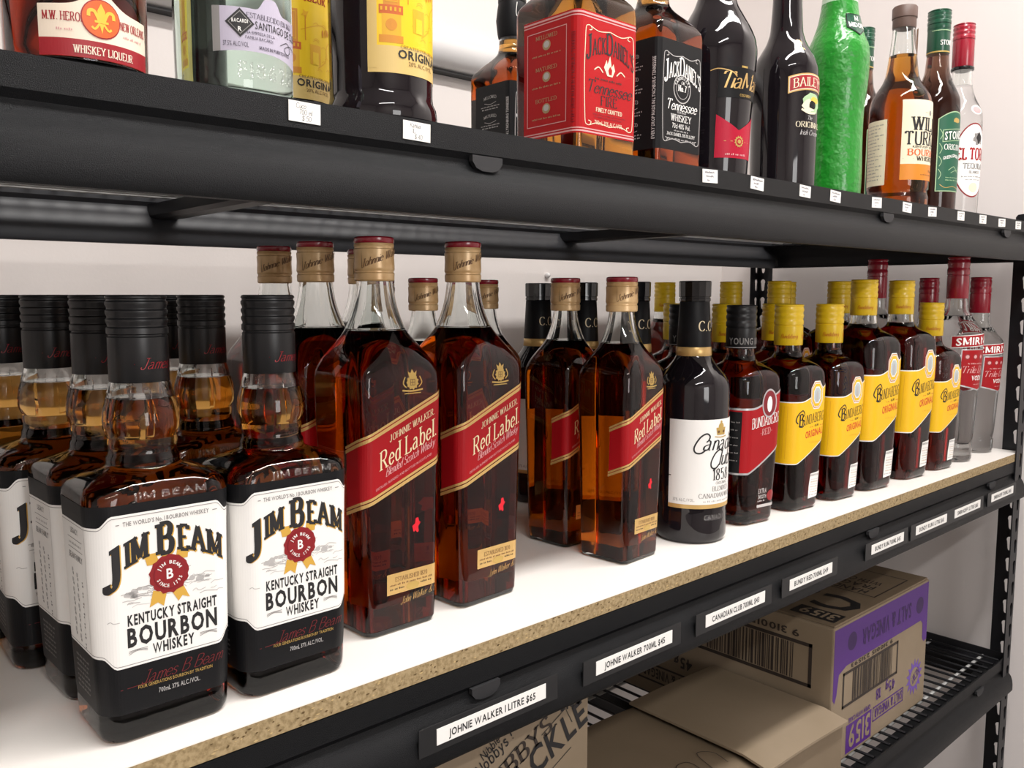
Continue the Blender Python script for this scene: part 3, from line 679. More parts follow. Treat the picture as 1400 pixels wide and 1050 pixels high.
# --- square rum bottle
RUM = [(0, 28, 28, 15), (1.5, 31, 31, 16), (6, 33, 33, 16.5), (30, 34.2, 34.2, 16.5), (100, 36.6, 36.6, 17), (160, 37.9, 37.9, 17.5), (172, 37.6, 37.6, 18.5), (179, 35.4, 35.4, 20), (184.5, 31, 31, 22.5), (188.5, 24.5, 24.5, 22.5), (191.5, 20), (195, 17.6), (202, 16.3), (209, 15.8)]
def make_rum(kind, sx=1., sz=1., H=258., fill=None, name='rum_bottle', liquid='dark_rum'):
    r = empty(name); L = Loft(RUM, sx, sz); zt = .2085 * sz
    if fill:
        L.solid('glass_body', 0, fill, liquid, r); L.shell('bottle_neck', fill + .0003, zt, .003, 'clear_glass', r)
    else: L.solid('glass_body', 0, zt, liquid, r)
    z0 = zt * 1000 - 1.5
    c = screw_cap(z0, H, 17.6, 'black_cap' if kind == 'red' else 'yellow_cap', r, .48, 3)
    A = Art(cyl(17.6))
    if kind == 'red': A.text('YOUNG 1888', -30, z0 + 5, 8, 'mid_print', 'bold', .7, 'L', None, 1); A.sheet(-50, 50, z0 + 1, z0 + 1.8, 'grey_print', 1)
    else:
        scribble(A, 2, 22, z0 + 6, 12, 'orange_print', 3, 1, .7, 4); A.text('Bundaberg', -26, z0 + 9, 5, 'orange_print', 'script', .8, 'L', None, 1); A.text('R', 10, z0 + 5, 13, 'orange_print', 'script', .9, 'L', None, 1)
    A.done('cap_print', c)
    S = lambda u, z, off: L(u * sx, z * sz, off)
    T = lambda u: 138 + 22 * smoothstep(-22, 44, u); B = lambda u: 62 if u < -24 else 62 + .40 * (u + 24) + .003 * (u + 24) ** 2
    A = Art(S)
    if kind == 'red':
        A.sheet(-52, 44, B, T, 'jw_red', 0, 2, 2); A.sheet(-52, -34, lambda u: B(u) + 2, lambda u: T(u) - 2, 'black_label', 1)
        for f in (T, B): A.sheet(-52, 44, (lambda g: lambda u: g(u) - .2)(f), (lambda g: lambda u: g(u) + 2.2)(f), 'silver', 1, 2)
    else:
        A.sheet(-53, 44, lambda u: B(u) - 1.3, lambda u: T(u) + 1.3, 'white_paper', 0, 2, 2); A.sheet(-52, 44, B, T, 'yellow_label', 1, 2, 2)
    lb = A.done('front_label', r)
    A = Art(S); W = lambda x, y: (x, y + .12 * x)
    if kind == 'red':
        fitw(A, 'BUNDABERG', 4, 118, 12, 50, 'white_paper', 'serif', warp=W); fitw(A, '-RED-', 5, 107, 7.5, 22, 'pink_print', 'serif', warp=W)
        A.disc(8, 144, 13, 'silver', 2, ry=17); A.disc(8, 144, 11, 'dark_red_print', 3, ry=15); A.disc(8, 143, 4.5, 'white_paper', 4, ry=9.5, n=14)
        fitw(A, 'EXTRA', 4, 37, 6, 15, 'grey_print', 'bold', layer=1); fitw(A, 'SMOOTH', 4, 30.5, 5, 15, 'grey_print', 'bold', layer=1); A.micro(-4, 12, 27, 2, 'grey_print', 1); A.disc(19, 33, 6.5, 'wax_red', 1); A.sheet(-5, 26, 20, 23.5, 'grey_print', 1)
        for k in range(6): A.micro(-51, -36, 78 + k * 9, 1.6, 'mid_print', 2, k)
    else:
        A.line([(-25, 112), (-28, 116), (-25, 124), (-18, 128), (-14, 123), (-19, 118), (-13, 114), (-16, 108), (-23, 108)], 1.5, 'ink', 2, True)
        A.text('B', -18.5, 111, 15, 'ink', 'fat', .7, warp=W); fitw(A, 'UNDABERG', 7, 111, 11.5, 40, 'ink', 'serif', warp=W)
        fitw(A, 'RUM', 12, 105, 3, 8, 'ink_brown', 'bold', warp=W); A.micro(-2, 5, 105.6, 1.5, 'orange_print', 2); A.micro(19, 27, 107, 1.5, 'orange_print', 2)
        fitw(A, 'ORIGINAL', 8, 93.5, 9, 36, 'orange_red', 'bold', warp=W); A.micro(-2, 30, 86, 1.6, 'kahlua_gold', 2, 2)
        for k, (q, m) in enumerate(((17.5, 'white_paper'), (16.2, 'kahlua_orange'), (15, 'white_paper'), (14, 'yellow_label'), (10.5, 'white_paper'), (9, 'pale_blue'))):
            A.poly([(9 + .68 * q * sx_, 146 + q * sy_) for sx_, sy_ in ((-.45, -1), (.45, -1), (1, -.5), (1, .5), (.45, 1), (-.45, 1), (-1, .5), (-1, -.5))], m, 2 + k)
        A.disc(9, 144.5, 2.6, 'grey_print', 9, ry=7, n=14)
        for k in range(3): A.sheet(-47 + k * 4, -46.4 + k * 4, 68, 134, 'kahlua_gold', 2)
    A.done('lettering', lb)
    if kind != 'red':
        A = Art(S); A.poly([(4, 14), (28, 16), (30, 48), (6, 46), (4, 30)], 'white_paper', 0); ls = A.done('small_white_label', r)
        A = Art(S); fitw(A, 'UNDERPROOF RUM', 17, 42.5, 2.6, 22, 'mid_print', 'bold', layer=1)
        for k in range(6): A.micro(8, 26, 37.5 - k * 3.2, 1.4, 'tan_print' if k % 2 else 'grey_print', 1, k)
        A.micro(6, 27, 17.6, 1.8, 'mid_print', 1, 3); A.done('lettering', ls)
    return r

# --- round vodka bottle
def make_vodka(sx=1., sz=1., H=331., name='vodka_bottle'):
    r = empty(name)
    L = Loft([(0, 28), (1.5, 31), (5, 32.5), (26, 33), (29, 31.6), (32, 31.6), (36, 33), (100, 36.5), (190, 41), (203, 41.3), (212, 39.4), (222, 33), (232, 25.5), (240, 20), (246, 17.6), (262, 16.4), (268, 15.6)], sx, sz)
    zf = .236 * sz
    L.solid('glass_body', 0, zf, 'vodka', r); L.shell('bottle_neck', zf + .0003, .267 * sz, .003, 'clear_glass', r)
    z0 = 264 * sz; screw_cap(z0, H, 16.4, 'red_cap', r, .55, 2)
    S = lambda u, z, off: L(u * sx, z * sz, off); W = lambda x, y: (x, y + .06 * x)
    A = Art(S); A.sheet(-54, 54, lambda u: 189 + .06 * u, lambda u: 208 + .06 * u, 'white_paper', 0); A.sheet(-53, 53, lambda u: 190 + .06 * u, lambda u: 207 + .06 * u, 'jw_red', 1); lb = A.done('name_label', r)
    A = Art(S); fitw(A, 'SMIRNOFF', 0, 192.5, 12, 94, 'white_paper', 'bold', warp=W); A.done('lettering', lb)
    A = Art(S); A.sheet(-38, 38, lambda u: 126 - 9 * (1 - abs(u) / 38), 184, 'silver', 0); A.sheet(-36.5, 36.5, lambda u: 128 - 9 * (1 - abs(u) / 36.5), 182.5, 'jw_red', 1); lb = A.done('red_label', r)
    A = Art(S)
    for u in (-28, -14, 0, 14, 28): A.disc(u, 172, 4.6, 'wax_red', 2, n=12); A.disc(u, 172, 3, 'pink_print', 3, n=10)
    A.micro(-26, 26, 160, 2.4, 'pink_print', 2); A.text('Triple Distilled', 0, 146, 11, 'pink_print', 'script', 1.0); fitw(A, 'VODKA', 0, 134, 8, 34, 'white_paper', 'bold'); A.micro(-12, 12, 127, 1.6, 'pink_print', 2); A.done('lettering', lb)
    return r
def scroll(A, x0, y0, x1, y1, m, layer=2, w=.7):
    """ornamental curled frame"""
    A.line([(x0, y0 + 6), (x0 - 1.2, (y0 + y1) / 2), (x0, y1 - 6)], w, m, layer, True); A.line([(x1, y0 + 6), (x1 + 1.2, (y0 + y1) / 2), (x1, y1 - 6)], w, m, layer, True)
    for yy, s in ((y1, 1), (y0, -1)):
        for xa, q in ((x0, 1), (x1, -1)): A.line([(xa, yy - 6 * s), (xa + 1 * q, yy - 1 * s), (xa + 5 * q, yy), (xa + 7 * q, yy - 3 * s), (xa + 4 * q, yy - 4 * s)], w, m, layer, True); A.line([(xa + 5 * q, yy), (xa + 15 * q, yy - 3 * s), ((x0 + x1) / 2, yy - 1 * s)], w, m, layer, True)

# --- bottles of the top shelf
def make_heron():
    r = empty('liqueur_bottle'); L = Loft([(0, 30), (1.5, 34), (5, 36.5), (12, 37), (150, 37.5), (175, 35), (200, 24), (215, 17), (262, 14.5)])
    L.solid('thick_glass_base', 0, .006, 'clear_glass', r); L.solid('glass_body', .0063, .235, 'heron_liquor', r); L.shell('bottle_neck', .2353, .262, .003, 'clear_glass', r); screw_cap(258, 296, 16, 'black_cap', r)
    LL = lambda u, z, off: L(u, z - .0085, off)
    T = lambda u: 41 + 8 * math.exp(-((u - 2) / 9) ** 2) + 1.5 * math.exp(-((u - 2) / 16) ** 2); A = Art(LL); A.sheet(-29, 33, 20, T, 'heron_cream', 0); A.sheet(-29, 33, 15, 24, 'heron_red', 1); lb = A.done('front_label', r)
    A = Art(LL); fitw(A, 'M.W. HERON', -16, 33, 4.4, 21, 'heron_red', 'fat'); fitw(A, 'NEW ORLEANS', 22, 33, 4.2, 19, 'heron_red', 'fat'); fitw(A, 'WHISKEY LIQUEUR', 4, 17, 4, 32, 'heron_cream', 'fat'); A.micro(-20, -10, 28, 1.2, 'pink_print', 2); A.micro(14, 28, 29, 1.2, 'pink_print', 2); A.done('lettering', lb)
    A = Art(LL, .3); A.disc(2, 36, 10.2, 'heron_red', 2); A.disc(2, 36, 9.6, 'heron_orange', 3)
    A.poly([(2, 44), (0, 40), (.6, 35), (3.4, 35), (4, 40)], 'heron_gold', 4); A.sheet(-1.5, 5.5, 33.8, 35, 'heron_gold', 4); A.poly([(2, 28.5), (.8, 33.6), (3.2, 33.6)], 'heron_gold', 4)
    for s in (-1, 1): A.line([(2 + s * 1.2, 35), (2 + s * 3.4, 39.5), (2 + s * 6, 39.5), (2 + s * 6.4, 36.6)], 1.7, 'heron_gold', 4, True); A.line([(2 + s * 1, 33.5), (2 + s * 3.4, 30.5), (2 + s * 5, 31.5)], 1.1, 'heron_gold', 4, True)
    A.done('medallion', lb)
    return r
def make_bacardi():
    r = empty('white_rum_bottle'); L = Loft([(0, 31), (1.5, 34), (6, 36), (40, 36.3), (150, 36.5), (178, 34), (200, 23), (215, 16), (262, 14.2)])
    L.solid('glass_body', 0, .225, 'white_rum', r); L.shell('bottle_neck', .2253, .262, .003, 'clear_glass', r); screw_cap(258, 298, 15.6, 'silver', r)
    B = lambda u: 27.5 - .004 * u * u * (1 if u > 0 else .5); T = lambda u: 52.5 + 8 * math.exp(-((u - 8) / 7) ** 4)
    A = Art(L); A.sheet(-28, 34, B, T, 'lavender', 0); A.sheet(-28, -23.5, B, lambda u: T(u), 'mid_print', 1); lb = A.done('front_label', r)
    A = Art(L); fitw(A, 'ESTABLECIDO EN 1862', 10, 47, 3, 36, 'lav_text', 'serif'); fitw(A, 'SANTIAGO DE CUBA', 17, 41, 4.8, 40, 'ink', 'sans'); fitw(A, 'UNA EMPRESA DE LA', 0, 37.6, 1.9, 21, 'lav_text', 'sans'); fitw(A, 'FAMILIA BACARDI', 0, 34.6, 1.9, 18, 'lav_text', 'sans'); fitw(A, '37.5% ALC/VOL', -14.5, 29.6, 3, 15, 'lav_text', 'sans'); fitw(A, 'MADE IN PUERTO RICO', 12, 29.4, 2, 25, 'lav_text', 'bold')
    A.line([(15, 35), (22, 38), (26, 34), (22, 31), (19, 34), (26, 37), (32, 35)], .4, 'ink', 2, True); A.done('lettering', lb)
    A = Art(L, .3); A.poly([(-12, 35), (-3.5, 43.5), (-12, 52), (-20.5, 43.5)], 'ink', 2); A.poly([(-12, 36.6), (-5.1, 43.5), (-12, 50.4), (-18.9, 43.5)], 'mid_print', 3); A.poly([(-12, 37.2), (-5.7, 43.5), (-12, 49.8), (-18.3, 43.5)], 'ink', 4)
    fitw(A, 'BACARDI', -12, 43.4, 2.2, 9.5, 'white_paper', 'bold', layer=5); A.text('R', -12, 38.4, 2.6, 'white_paper', 'bold', layer=5); A.done('diamond_badge', lb)
    A = Art(L, .02); fitw(A, 'F1862B', 8, 12, 9.5, 44, 'embossed_glass', 'bold', layer=2); A.done('embossed_lettering', r)
    return r
def make_kahlua(sx=1., sz=1., name='coffee_liqueur_bottle'):
    r = empty(name); L = Loft([(0, 37), (2, 39.5), (8, 40.3), (14, 39.6), (18, 37.6), (23, 37), (140, 37.5), (165, 36), (185, 27), (200, 17.5), (250, 15)], sx, sz)
    L.solid('glass_body', 0, .25 * sz, 'black_glass', r); screw_cap(246 * sz, 284 * sz, 16.4, 'yellow_cap', r)
    S = lambda u, z, off: L(u * sx, z * sz, off)
    A = Art(S); A.sheet(-31, 38, 33, 51, 'kahlua_tan', 0); A.sheet(-31, 38, 51, 132, 'kahlua_yellow', 0); A.sheet(-31, -24.5, 36, 132, 'kahlua_tan', 1); lb = A.done('front_label', r)
    A = Art(S); fitw(A, 'ORIGINAL', 12, 43.3, 6, 44, 'ink', 'bold'); fitw(A, '20% ALC./VOL.', 11, 39, 3, 26, 'brown_print', 'sans'); fitw(A, 'CREATED FOR ORIGINAL', 12, 50, 2, 40, 'brown_print', 'serif')
    fitw(A, 'LIQUEUR', 4, 112, 7, 34, 'jw_red', 'fat'); A.done('lettering', lb)
    A = Art(S)   # engraved archway and columns
    A.sheet(-23, -6, 53, 58, 'kahlua_orange', 1); A.sheet(-21, -7.5, 58, 72, 'kahlua_gold', 1); A.disc(-14.5, 65, 4, 'kahlua_orange', 2, n=14); A.sheet(-23, -6, 72, 78, 'orange_print', 1); A.sheet(-20, -8.5, 78, 104, 'kahlua_orange', 1); A.frame(-18.5, 80, -10, 102, .6, 'kahlua_gold', 2)
    for k in range(5): A.sheet(-22 + k * 3.2, -20.6 + k * 3.2, 74, 76.6, 'kahlua_gold', 2)
    A.line([(-6, 88), (4, 92), (16, 95), (28, 90), (38, 88)], .8, 'kahlua_gold', 1, True); A.sheet(2, 13, 62, 78, 'kahlua_gold', 1); A.sheet(4.5, 10.5, 62, 72, 'kahlua_yellow', 2); A.line([(10, 60), (20, 68), (22, 80), (30, 86)], 1, 'kahlua_gold', 1, True)
    for k in range(14): u, v = random.Random(k).uniform(-4, 36), random.Random(k + 50).uniform(56, 98); A.line([(u, v), (u + 3, v + 1.5), (u + 6, v)], .5, 'kahlua_gold', 1, True)
    for k in range(3): A.disc(16 + k * 3.4, 89 + k, 1.2, 'kahlua_orange', 2, ry=3.2, n=10)
    for u in (-2, 30): A.line([(u, 80), (u, 100)], .9, 'kahlua_orange', 1); A.disc(u, 101, 4, 'kahlua_gold', 1, n=9, r2=2)
    A.done('engraving', lb)
    return r
JDK = [(0, 32, 32, 5), (1.5, 34.5, 34.5, 6), (5, 35.5, 35.5, 6.5), (132, 36, 36, 6.5), (139, 35.4, 35.4, 7), (146, 31.5, 31.5, 9), (152, 27, 27, 12), (158, 22, 22, 16), (165, 17.5), (172, 15.4), (184, 15), (190, 16.4), (205, 18), (218, 16.5), (226, 15)]
def make_jack(fire=False, sx=1., name='tennessee_whiskey_bottle'):
    r = empty(name); L = Loft(JDK, sx, 1.); liq = 'fire_whisky' if fire else 'whisky'; bg = 'jd_red' if fire else 'black_label'; fg = 'ink' if fire else 'white_paper'; fr = 'cream_paper' if fire else 'grey_print'
    L.solid('glass_body', 0, .180, liq, r); L.shell('bottle_neck', .1803, .226, .0028, 'clear_glass', r)
    s = lathe('neck_wrap', [(184, 15.6), (185, 16), (190, 17), (205, 18.6), (218, 17.1), (224, 16.2), (226, 15.6)], 'red_cap' if fire else 'black_label', r); screw_cap(225.5, 246, 16.4, 'black_cap', r, .3, 2)
    A = Art(cyl(18.7)); A.text('No.7', 3, 202, 6, 'white_paper', 'fat', .7); fitw(A, 'Old', 2, 210, 4.5, 6, 'white_paper', 'script'); A.line([(-8, 222), (-9, 208), (-3, 202), (5, 201)], .7, 'white_paper', 2, True); A.done('lettering', s)
    S = lambda u, z, off: L(u * sx, z, off)
    A = Art(S); A.sheet(-92, 92, 18, 124, bg, 0, 2.5)
    if fire:
        for a, b in ((121, 122.6), (118.6, 119.6), (19.4, 20.8), (22, 23)): A.sheet(-92, 92, a, b, 'pink_print', 1)
    lb = A.done('wrap_label', r)
    A = Art(S); W = lambda x, y: (x, y - .012 * x * x)
    scroll(A, -27, 26, 29, 112, fr, 1)
    for t, u, w, h in (('J', -23, 8, 19), ('ACK', -12.5, 15, 14), ('D', 0, 9, 18), ("ANIEL'S", 16.5, 25, 14)): fitw(A, t, u + 1.5, 91, h, w, fg, 'fat', warp=W)
    if fire:
        A.poly([(-2, 72), (4, 72), (7, 78), (5, 84), (3, 80), (1, 90), (-2, 82), (-3, 86), (-6, 79)], 'cream_paper', 2); A.poly([(0, 73.5), (3, 73.5), (3.5, 78), (1, 81), (-1, 77)], 'jd_red', 3)
        for q in (-1, 1): A.line([(q * 8 + 1, 74), (q * 13 + 1, 78), (q * 18 + 1, 75)], 1, 'cream_paper', 2, True)
        A.micro(-16, 18, 67, 2, 'ink_brown', 2, 4); A.text('Tennessee', 1, 55, 11, 'ink', 'script', .92); fitw(A, 'FIRE', 1, 45, 8.5, 20, 'ink', 'serif'); fitw(A, 'FINELY CRAFTED', 1, 39, 3.6, 31, 'cream_paper', 'fat'); A.micro(-18, 20, 36, 1.4, 'dark_red_print', 2); A.micro(-16, 18, 33.6, 1.4, 'dark_red_print', 2); fitw(A, '700mL 35% ALC./VOL.', 1, 27.5, 4, 34, 'cream_paper', 'sans')
    else:
        for q, (rx, m) in enumerate(((13.5, 'grey_print'), (12.4, 'black_label'), (9.5, 'grey_print'), (8.9, 'black_label'))): A.disc(1, 79, rx, m, 2 + q, ry=rx * 1.05)
        A.text('No.7', 1, 76.5, 6, 'white_paper', 'fat', .8, layer=7); fitw(A, 'Old', 1, 83.4, 3, 5, 'white_paper', 'script', layer=7); A.ringtext('TENNESSEE', 1, 79, 10, 2.4, 'white_paper', 160, 20, layer=7)
        A.text('Tennessee', 1, 57.5, 10, 'white_paper', 'script', .9); fitw(A, 'SOUR MASH', 1, 55, 2, 14, 'grey_print', 'bold'); fitw(A, 'WHISKEY', 1, 47, 6.5, 32, 'white_paper', 'serif'); fitw(A, '70cl 40% Vol.', 1, 40, 5.2, 28, 'white_paper', 'sans'); fitw(A, 'JACK DANIEL DISTILLERY', 1, 32.5, 3, 44, 'white_paper', 'serif'); A.micro(-20, 22, 28.6, 1.6, 'grey_print', 2); A.micro(-10, 12, 37, 1.4, 'grey_print', 2)
    for s_ in (-1, 1):
        c = s_ * 66
        if fire:
            A.frame(c - 22, 29, c + 22, 113, .7, 'pink_print', 2)
            for v in (100, 72, 44): A.disc(c, v, 4.6, 'tan_print', 2, n=14); A.disc(c, v + .5, 3, 'grey_print', 3, n=12); fitw(A, ('MELLOWED', 'MATURED', 'BOTTLED')[(100 - v) // 28], c, v + 6, 3.4, 24, 'tan_print', 'serif'); A.micro(c - 16, c + 16, v - 9, 1.5, 'tan_print', 2)
        else:
            for v in (106, 84, 62, 40): fitw(A, ('MELLOWED', 'MATURED', 'BOTTLED', 'CRAFTED')[(106 - v) // 22], c, v, 3.4, 22, 'grey_print', 'serif', warp=lambda x, y: (x, y + 2 - .012 * (x - c) ** 2)); A.line([(c - 10, v - 3), (c, v - 5), (c + 10, v - 3)], .5, 'grey_print', 2, True); A.micro(c - 16, c + 16, v - 8, 1.4, 'grey_print', 2); A.micro(c - 14, c + 14, v - 11, 1.6, 'grey_print', 2)
    A.text('EVERY DROP MADE IN LYNCHBURG TENNESSEE', -36, 27, 3.1, 'grey_print' if not fire else 'dark_red_print', 'bold', .78, 'L', None, 2, 0, math.pi / 2)
    A.done('lettering', lb)
    return r
def make_tia():
    r = empty('coffee_liqueur_bottle'); L = Loft([(0, 31), (2, 34), (8, 35.5), (60, 37.5), (120, 41.5), (140, 42.6), (152, 41.4), (165, 37), (180, 29.5), (195, 22), (208, 18.6), (262, 15.6)])
    L.solid('glass_body', 0, .262, 'black_glass', r); screw_cap(258, 292, 17, 'red_cap', r)
    A = Art(L); A.sheet(-25, 30, 86, 118, 'black_label', 0); A.sheet(-25, 30, lambda u: 22, lambda u: 52 + .62 * abs(u - 1), 'magenta', 0, 2, 2); lb = A.done('front_label', r)
    A = Art(L); A.text('T', -24, 96, 17, 'gold', 'script', 1, 'L'); A.line([(-34, 114), (-26, 116), (-12, 113), (-6, 108)], 1, 'gold', 2, True); A.text('ia', -13, 96, 17, 'gold', 'script', 1, 'L'); A.text('Maria', 0, 96, 17, 'gold', 'script', .95, 'L'); fitw(A, 'COLD BREW', 8, 88, 2.8, 18, 'gold_print', 'bold'); A.sheet(-1, 7, 118, 120, 'gold_print', 2)
    A.disc(2, 40, 6.5, 'gold_print', 2, n=24, r2=5); A.disc(2, 40, 3.8, 'magenta', 3, n=12); A.disc(2, 40, 2.4, 'gold_print', 4, n=8); A.line([(-16, 40), (-6, 40)], .5, 'gold_print', 2); A.line([(10, 40), (20, 40)], .5, 'gold_print', 2); A.micro(-14, 16, 25, 2, 'pink_print', 2); A.done('lettering', lb)
    return r
def make_baileys():
    r = empty('irish_cream_bottle'); L = Loft([(0, 32), (2, 35), (8, 36.6), (120, 37.2), (145, 36.8), (157, 34), (168, 28.5), (182, 21.5), (196, 18), (262, 15)])
    L.solid('glass_body', 0, .262, 'black_glass', r); screw_cap(258, 290, 16.4, 'black_cap', r)
    A = Art(L); W = lambda x, y: (x, y - .006 * x * x)
    def band(a, b, q, m, ly): A.sheet(-q, q, lambda u: a - .006 * u * u, lambda u: b - .006 * u * u, m, ly)
    band(117, 137, 30, 'gold', 0); band(118.4, 135.6, 28.8, 'cream_paper', 1); band(119.4, 134.6, 28, 'red_print', 2); lb = A.done('name_label', r)
    A = Art(L); fitw(A, 'BAILEYS', 0, 121.6, 10.5, 48, 'cream_paper', 'serif', warp=W, layer=3); A.done('lettering', lb)
    A = Art(L); A.disc(2, 102, 15, 'pale_green', 0, ry=12, n=20, wob=.08); A.disc(-4, 98, 9, 'cream_paper', 1, ry=8, n=12, wob=.2); A.disc(6, 106, 8, 'heron_gold', 1, ry=4, n=10, wob=.2); A.disc(2, 100, 6, 'black_label', 2, ry=5, n=10, wob=.2); A.line([(-14, 94), (-4, 90), (8, 91)], 2.4, 'cream_paper', 2, True); A.done('scenic_print', r)
    A = Art(L); fitw(A, 'The', -2, 82, 5, 8, 'grey_print', 'script'); fitw(A, 'ORIGINAL', 0, 73, 6.5, 40, 'cream_paper', 'serif'); A.text('Irish Cream', 0, 64, 6, 'grey_print', 'script', .9); A.line([(-12, 172), (-9, 178), (-4, 176), (-8, 170), (-4, 166)], 1.2, 'gold', 1, True); A.done('printed_lettering', r)
    return r
def make_midori():
    r = empty('melon_liqueur_bottle'); L = Loft([(0, 27), (2, 31), (8, 33), (30, 33.4), (80, 32.6), (110, 33), (150, 36.4), (178, 37.6), (192, 36.4), (210, 30), (228, 24.6), (244, 22), (262, 20), (282, 16.5), (292, 15)])
    L.solid('glass_body', 0, .250, 'midori_green', r); L.solid('frosted_neck', .2502, .286, 'midori_frost', r); screw_cap(268, 305, 21.6, 'green_cap', r)
    A = Art(L, .8); A.poly([(-13, 232), (13, 232), (15, 214), (0, 204), (-15, 214)], 'black_label', 1); A.poly([(-12, 231), (12, 231), (13.6, 214.6), (0, 205.6), (-13.6, 214.6)], 'green_cap', 2); lb = A.done('badge_label', r)
    A = Art(L, .8); fitw(A, 'MIDORI', 0, 214, 6.5, 24, 'white_paper', 'bold', layer=4); A.text('M', 0, 223, 6, 'white_paper', 'serif', layer=4); A.done('lettering', lb)
    return r
def make_turkey():
    r = empty('bourbon_bottle'); L = Loft([(0, 36), (2, 39), (8, 40.4), (18, 40.4), (22, 38.8), (26, 38.8), (30, 40.2), (130, 40.8), (152, 40.6), (165, 38.4), (176, 32.6), (188, 25.4), (198, 21.6), (208, 20), (232, 17.4), (262, 14.8), (276, 14)])
    L.solid('glass_body', 0, .228, 'whisky', r); L.shell('bottle_neck', .2283, .276, .003, 'clear_glass', r); lathe('stopper', [(268, 14.8), (270, 15.4), (282, 15.4), (283, 16.4), (298, 16.4), (300, 15)], 'stopper', r)
    A = Art(cyl(17.2), .9); A.sheet(8, 16, 215, 268, 'tax_strip', 0); A.surf = L; A.done('seal_strip', r)
    A = Art(L); A.sheet(-43, 43, 40, 156, 'cream_paper', 0); A.sheet(-43, 43, 40, 63, 'orange_label', 1); lb = A.done('front_label', r)
    A = Art(L); A.disc(1, 138, 3, 'mid_print', 2, ry=4, n=10); A.line([(-10, 138), (-4, 138)], .6, 'mid_print'); fitw(A, 'WILD', -2, 112, 19, 54, 'ink', 'fat'); fitw(A, 'TURKEY', 0, 91, 19, 76, 'ink', 'fat'); fitw(A, 'KENTUCKY STRAIGHT', 0, 86.5, 3.2, 56, 'ink_brown', 'bold'); fitw(A, 'BOURBON', 0, 75.5, 9, 68, 'heron_orange', 'fat'); fitw(A, 'WHISKEY', 0, 68, 6, 42, 'ink_brown', 'fat'); A.line([(-40, 71), (-26, 71)], .7, 'mid_print'); fitw(A, '700mL', 8, 52, 3.4, 12, 'ink_brown', 'sans'); A.micro(-14, 20, 47, 1.8, 'brown_print', 2); A.done('lettering', lb)
    A = Art(L); A.sheet(-100, -62, 34, 130, 'cream_paper', 0); lb = A.done('side_label', r); A = Art(L)
    for k in range(17): A.micro(-97, -66 - (k % 3) * 5, 122 - k * 5, 1.8, 'mid_print', 1, k)
    A.done('lettering', lb)
    return r
def make_stones():
    r = empty('ginger_wine_bottle'); L = Loft([(0, 29), (2, 32), (8, 33.2), (160, 33.6), (178, 32.8), (195, 27.5), (210, 21), (226, 16.6), (252, 14.8), (270, 14.2), (300, 14)])
    L.solid('glass_body', 0, .295, 'ginger_wine', r); s = lathe('neck_sleeve', [(252, 15.2), (253, 15.7), (290, 15.4), (291, 14.6)], 'green_cap', r); lathe('gold_band', [(253, 15.8), (255, 15.8)], 'gold_print', s); screw_cap(290, 320, 15.8, 'green_cap', r, .25, 3)
    A = Art(cyl(15.9), .3); fitw(A, "STONE'S", 0, 264, 7, 25, 'white_paper', 'fat'); A.sheet(-25, 25, 286, 287, 'pale_green', 0); A.done('lettering', s)
    T = lambda u: 140 + 18 * math.cos(min(1.57, abs(u) / 29 * 1.3)); A = Art(L); A.sheet(-28, 28, 33, T, 'pale_green', 0); A.sheet(-26.6, 26.6, 34.4, lambda u: T(u) - 1.6, 'green_label', 1); lb = A.done('front_label', r)
    A = Art(L); A.disc(2, 144, 7, 'gold_print', 2, ry=4, n=10, wob=.2); A.sheet(-21, 24, lambda u: 112 + .12 * u, lambda u: 131 + .12 * u, 'pale_green', 2); A.sheet(-20, 23, lambda u: 113 + .12 * u, lambda u: 130 + .12 * u, 'green_cap', 3); fitw(A, "STONE'S", 2, 115, 13, 40, 'white_paper', 'bold', layer=4, warp=lambda x, y: (x, y + .12 * x)); fitw(A, 'ORIGINAL', 2, 98, 8.5, 40, 'white_paper', 'serif'); fitw(A, 'GREEN GINGER WINE', 2, 87, 5, 42, 'white_paper', 'bold', warp=lambda x, y: (x, y - .25 * abs(x)))
    for v in (122, 100, 80, 60): A.line([(-24, v - 8), (-21, v), (-25, v + 8)], .8, 'pale_green', 2, True)
    A.line([(-10, 66), (0, 72), (8, 66), (16, 74)], .9, 'pale_green', 2, True); A.line([(-6, 62), (4, 66), (14, 62)], .7, 'pale_green', 2, True); A.micro(-14, 18, 54, 1.6, 'pale_green', 2); A.micro(-14, 18, 50, 1.6, 'pale_green', 2); A.line([(-22, 44), (-14, 39), (0, 41), (14, 39), (22, 44)], .9, 'gold_print', 2, True); A.done('lettering', lb)
    return r
